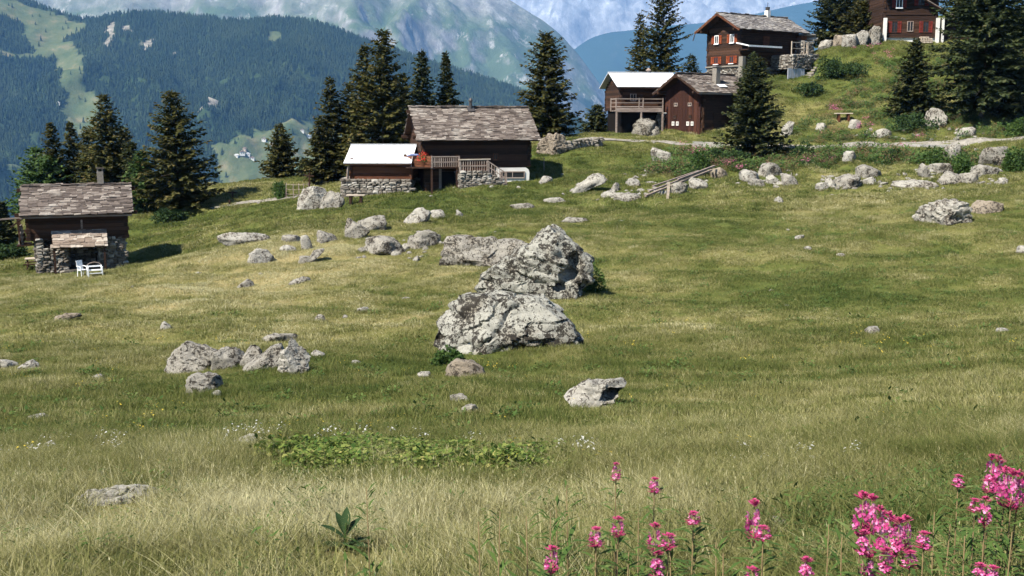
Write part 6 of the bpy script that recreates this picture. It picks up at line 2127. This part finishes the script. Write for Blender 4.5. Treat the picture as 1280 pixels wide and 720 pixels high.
def flowerhead(name, seed, n, R, H, size, mat):
    r = np.random.RandomState(seed); Q, T = [], []
    for i in range(n):
        a, q = r.uniform(0, 6.28), R * math.sqrt(r.rand()); h = H * r.uniform(.7, 1.15)
        c = np.array([q * math.cos(a), q * math.sin(a), h]); s = size * r.uniform(.7, 1.2)
        nx, ny = r.uniform(-.5, .5, 2); 
        for k in range(5):
            b = k * 1.2566; d = np.array([math.cos(b), math.sin(b), nx * math.cos(b) + ny * math.sin(b)]); e = np.array([-math.sin(b), math.cos(b), 0]) * .45
            Q.append((c, c + (d * .6 + e) * s, c + d * s, c + (d * .6 - e) * s)); T.append(r.rand())
    return quads_mesh(name, np.array(Q), T)
M['white_petal'] = leaf_mat('white_petal', (.62, .60, .55), (.72, .70, .66), (.8, .8, .76), .2)
M['yellow_petal'] = leaf_mat('yellow_petal', (.55, .38, .04), (.65, .48, .06), (.75, .6, .1), .2)
wf = [proto('white_blooms', flowerhead('white_blooms', 51, 5, .12, .26, .026, None), M['white_petal'])]
yf = [proto('yellow_blooms', flowerhead('yellow_blooms', 52, 4, .14, .20, .014, None), M['yellow_petal'])]
X, Y = [], []
for poly, n in (([(48, 572), (48, 556), (70, 556), (70, 572)], 6), ([(120, 568), (122, 556), (165, 558), (160, 568)], 8), ([(266, 574), (270, 556), (330, 550), (340, 566)], 26),
                ([(340, 562), (345, 550), (450, 552), (440, 562)], 16), ([(480, 556), (500, 546), (610, 552), (600, 560)], 10), ([(670, 576), (675, 562), (755, 570), (755, 584)], 10),
                ([(900, 590), (905, 570), (1060, 566), (1080, 582)], 10), ([(0, 590), (0, 570), (60, 572), (60, 590)], 5)):
    a, b = px_points(poly, n); X.append(a); Y.append(b)
scatter('white_flowers', np.concatenate(X), np.concatenate(Y), wf, .35, .75)
x, y = scatter_xy(420, 8, 34)
k = vnoise(x / 5, y / 5, 71) > -.05
scatter('yellow_flowers', x[k], y[k], yf, .6, 1.3)
dp = [proto('distant_fireweed', flowerhead('distant_fireweed', 53, 26, .4, .75, .035, None), M['pink'])]
X, Y = [], []
for poly, n in (([(842, 206), (850, 186), (885, 186), (880, 204)], 16), ([(1108, 196), (1116, 180), (1150, 180), (1146, 196)], 12), ([(1034, 146), (1036, 132), (1054, 132), (1052, 146)], 8),
                ([(1072, 168), (1074, 155), (1090, 155), (1088, 168)], 7), ([(895, 222), (898, 208), (930, 206), (928, 220)], 9), ([(996, 214), (1000, 196), (1050, 196), (1046, 214)], 9), ([(1066, 72), (1066, 58), (1118, 62), (1112, 78)], 8),
                ([(1180, 205), (1184, 190), (1202, 190), (1200, 205)], 4)):
    a, b = px_points(poly, n); X.append(a); Y.append(b)
scatter('distant_fireweed', np.concatenate(X), np.concatenate(Y), dp, .5, 1.0)
# strewn small stones of the pasture, too many to count
def pebbles():
    x, y = scatter_xy(260, 22, 95)
    k = (vnoise(x / 9, y / 9, 83) > .12); x, y = x[k], y[k]
    v, f = ico(2)
    ps = []
    for s in range(3):
        r = np.random.RandomState(s); q = v * (1 + .35 * r.rand(len(v))[:, None]) * np.array([1, .8, .55])
        ps.append(proto('pebble', mesh_from('pebble', q, f), M['pale_rock']))
    scatter('strewn_stones', x, y, ps, .06, .22)
    ps = []
    for s in range(4):
        r = np.random.RandomState(s + 9); q = ico(2)[0] * 1.0
        for c in range(9):
            n = r.normal(0, 1, 3); n /= np.linalg.norm(n); d = q @ n; lim = d.max() * r.uniform(.45, .8); q = q - np.outer(np.maximum(d - lim, 0), n)
        ps.append(proto('rubble', mesh_from('rubble', q * np.array([1.2, .9, .75]), f), M['grey_rock' if s % 2 else 'pale_rock']))
    X, Y = [], []
    for poly, n in (([(745, 250), (790, 232), (850, 226), (890, 218), (890, 228), (850, 240), (800, 254)], 60), ([(920, 232), (925, 214), (1000, 210), (1000, 236)], 40), ([(1015, 240), (1030, 216), (1100, 212), (1110, 234)], 45),
                    ([(1110, 240), (1120, 215), (1250, 205), (1262, 232)], 80), ([(780, 226), (800, 214), (860, 205), (862, 216)], 22), ([(1180, 208), (1190, 186), (1262, 186), (1262, 206)], 30), ([(1020, 66), (1030, 52), (1100, 50), (1102, 58)], 50),
                    ([(560, 300), (440, 300), (440, 325), (520, 330)], 25), ([(700, 246), (712, 236), (758, 222), (760, 230)], 20), ([(1060, 170), (1090, 160), (1240, 160), (1240, 176)], 30)):
        a, b = px_points(poly, n); X.append(a); Y.append(b)
    scatter('rubble_stones', np.concatenate(X), np.concatenate(Y), ps, .10, .34, mask=False)
pebbles()
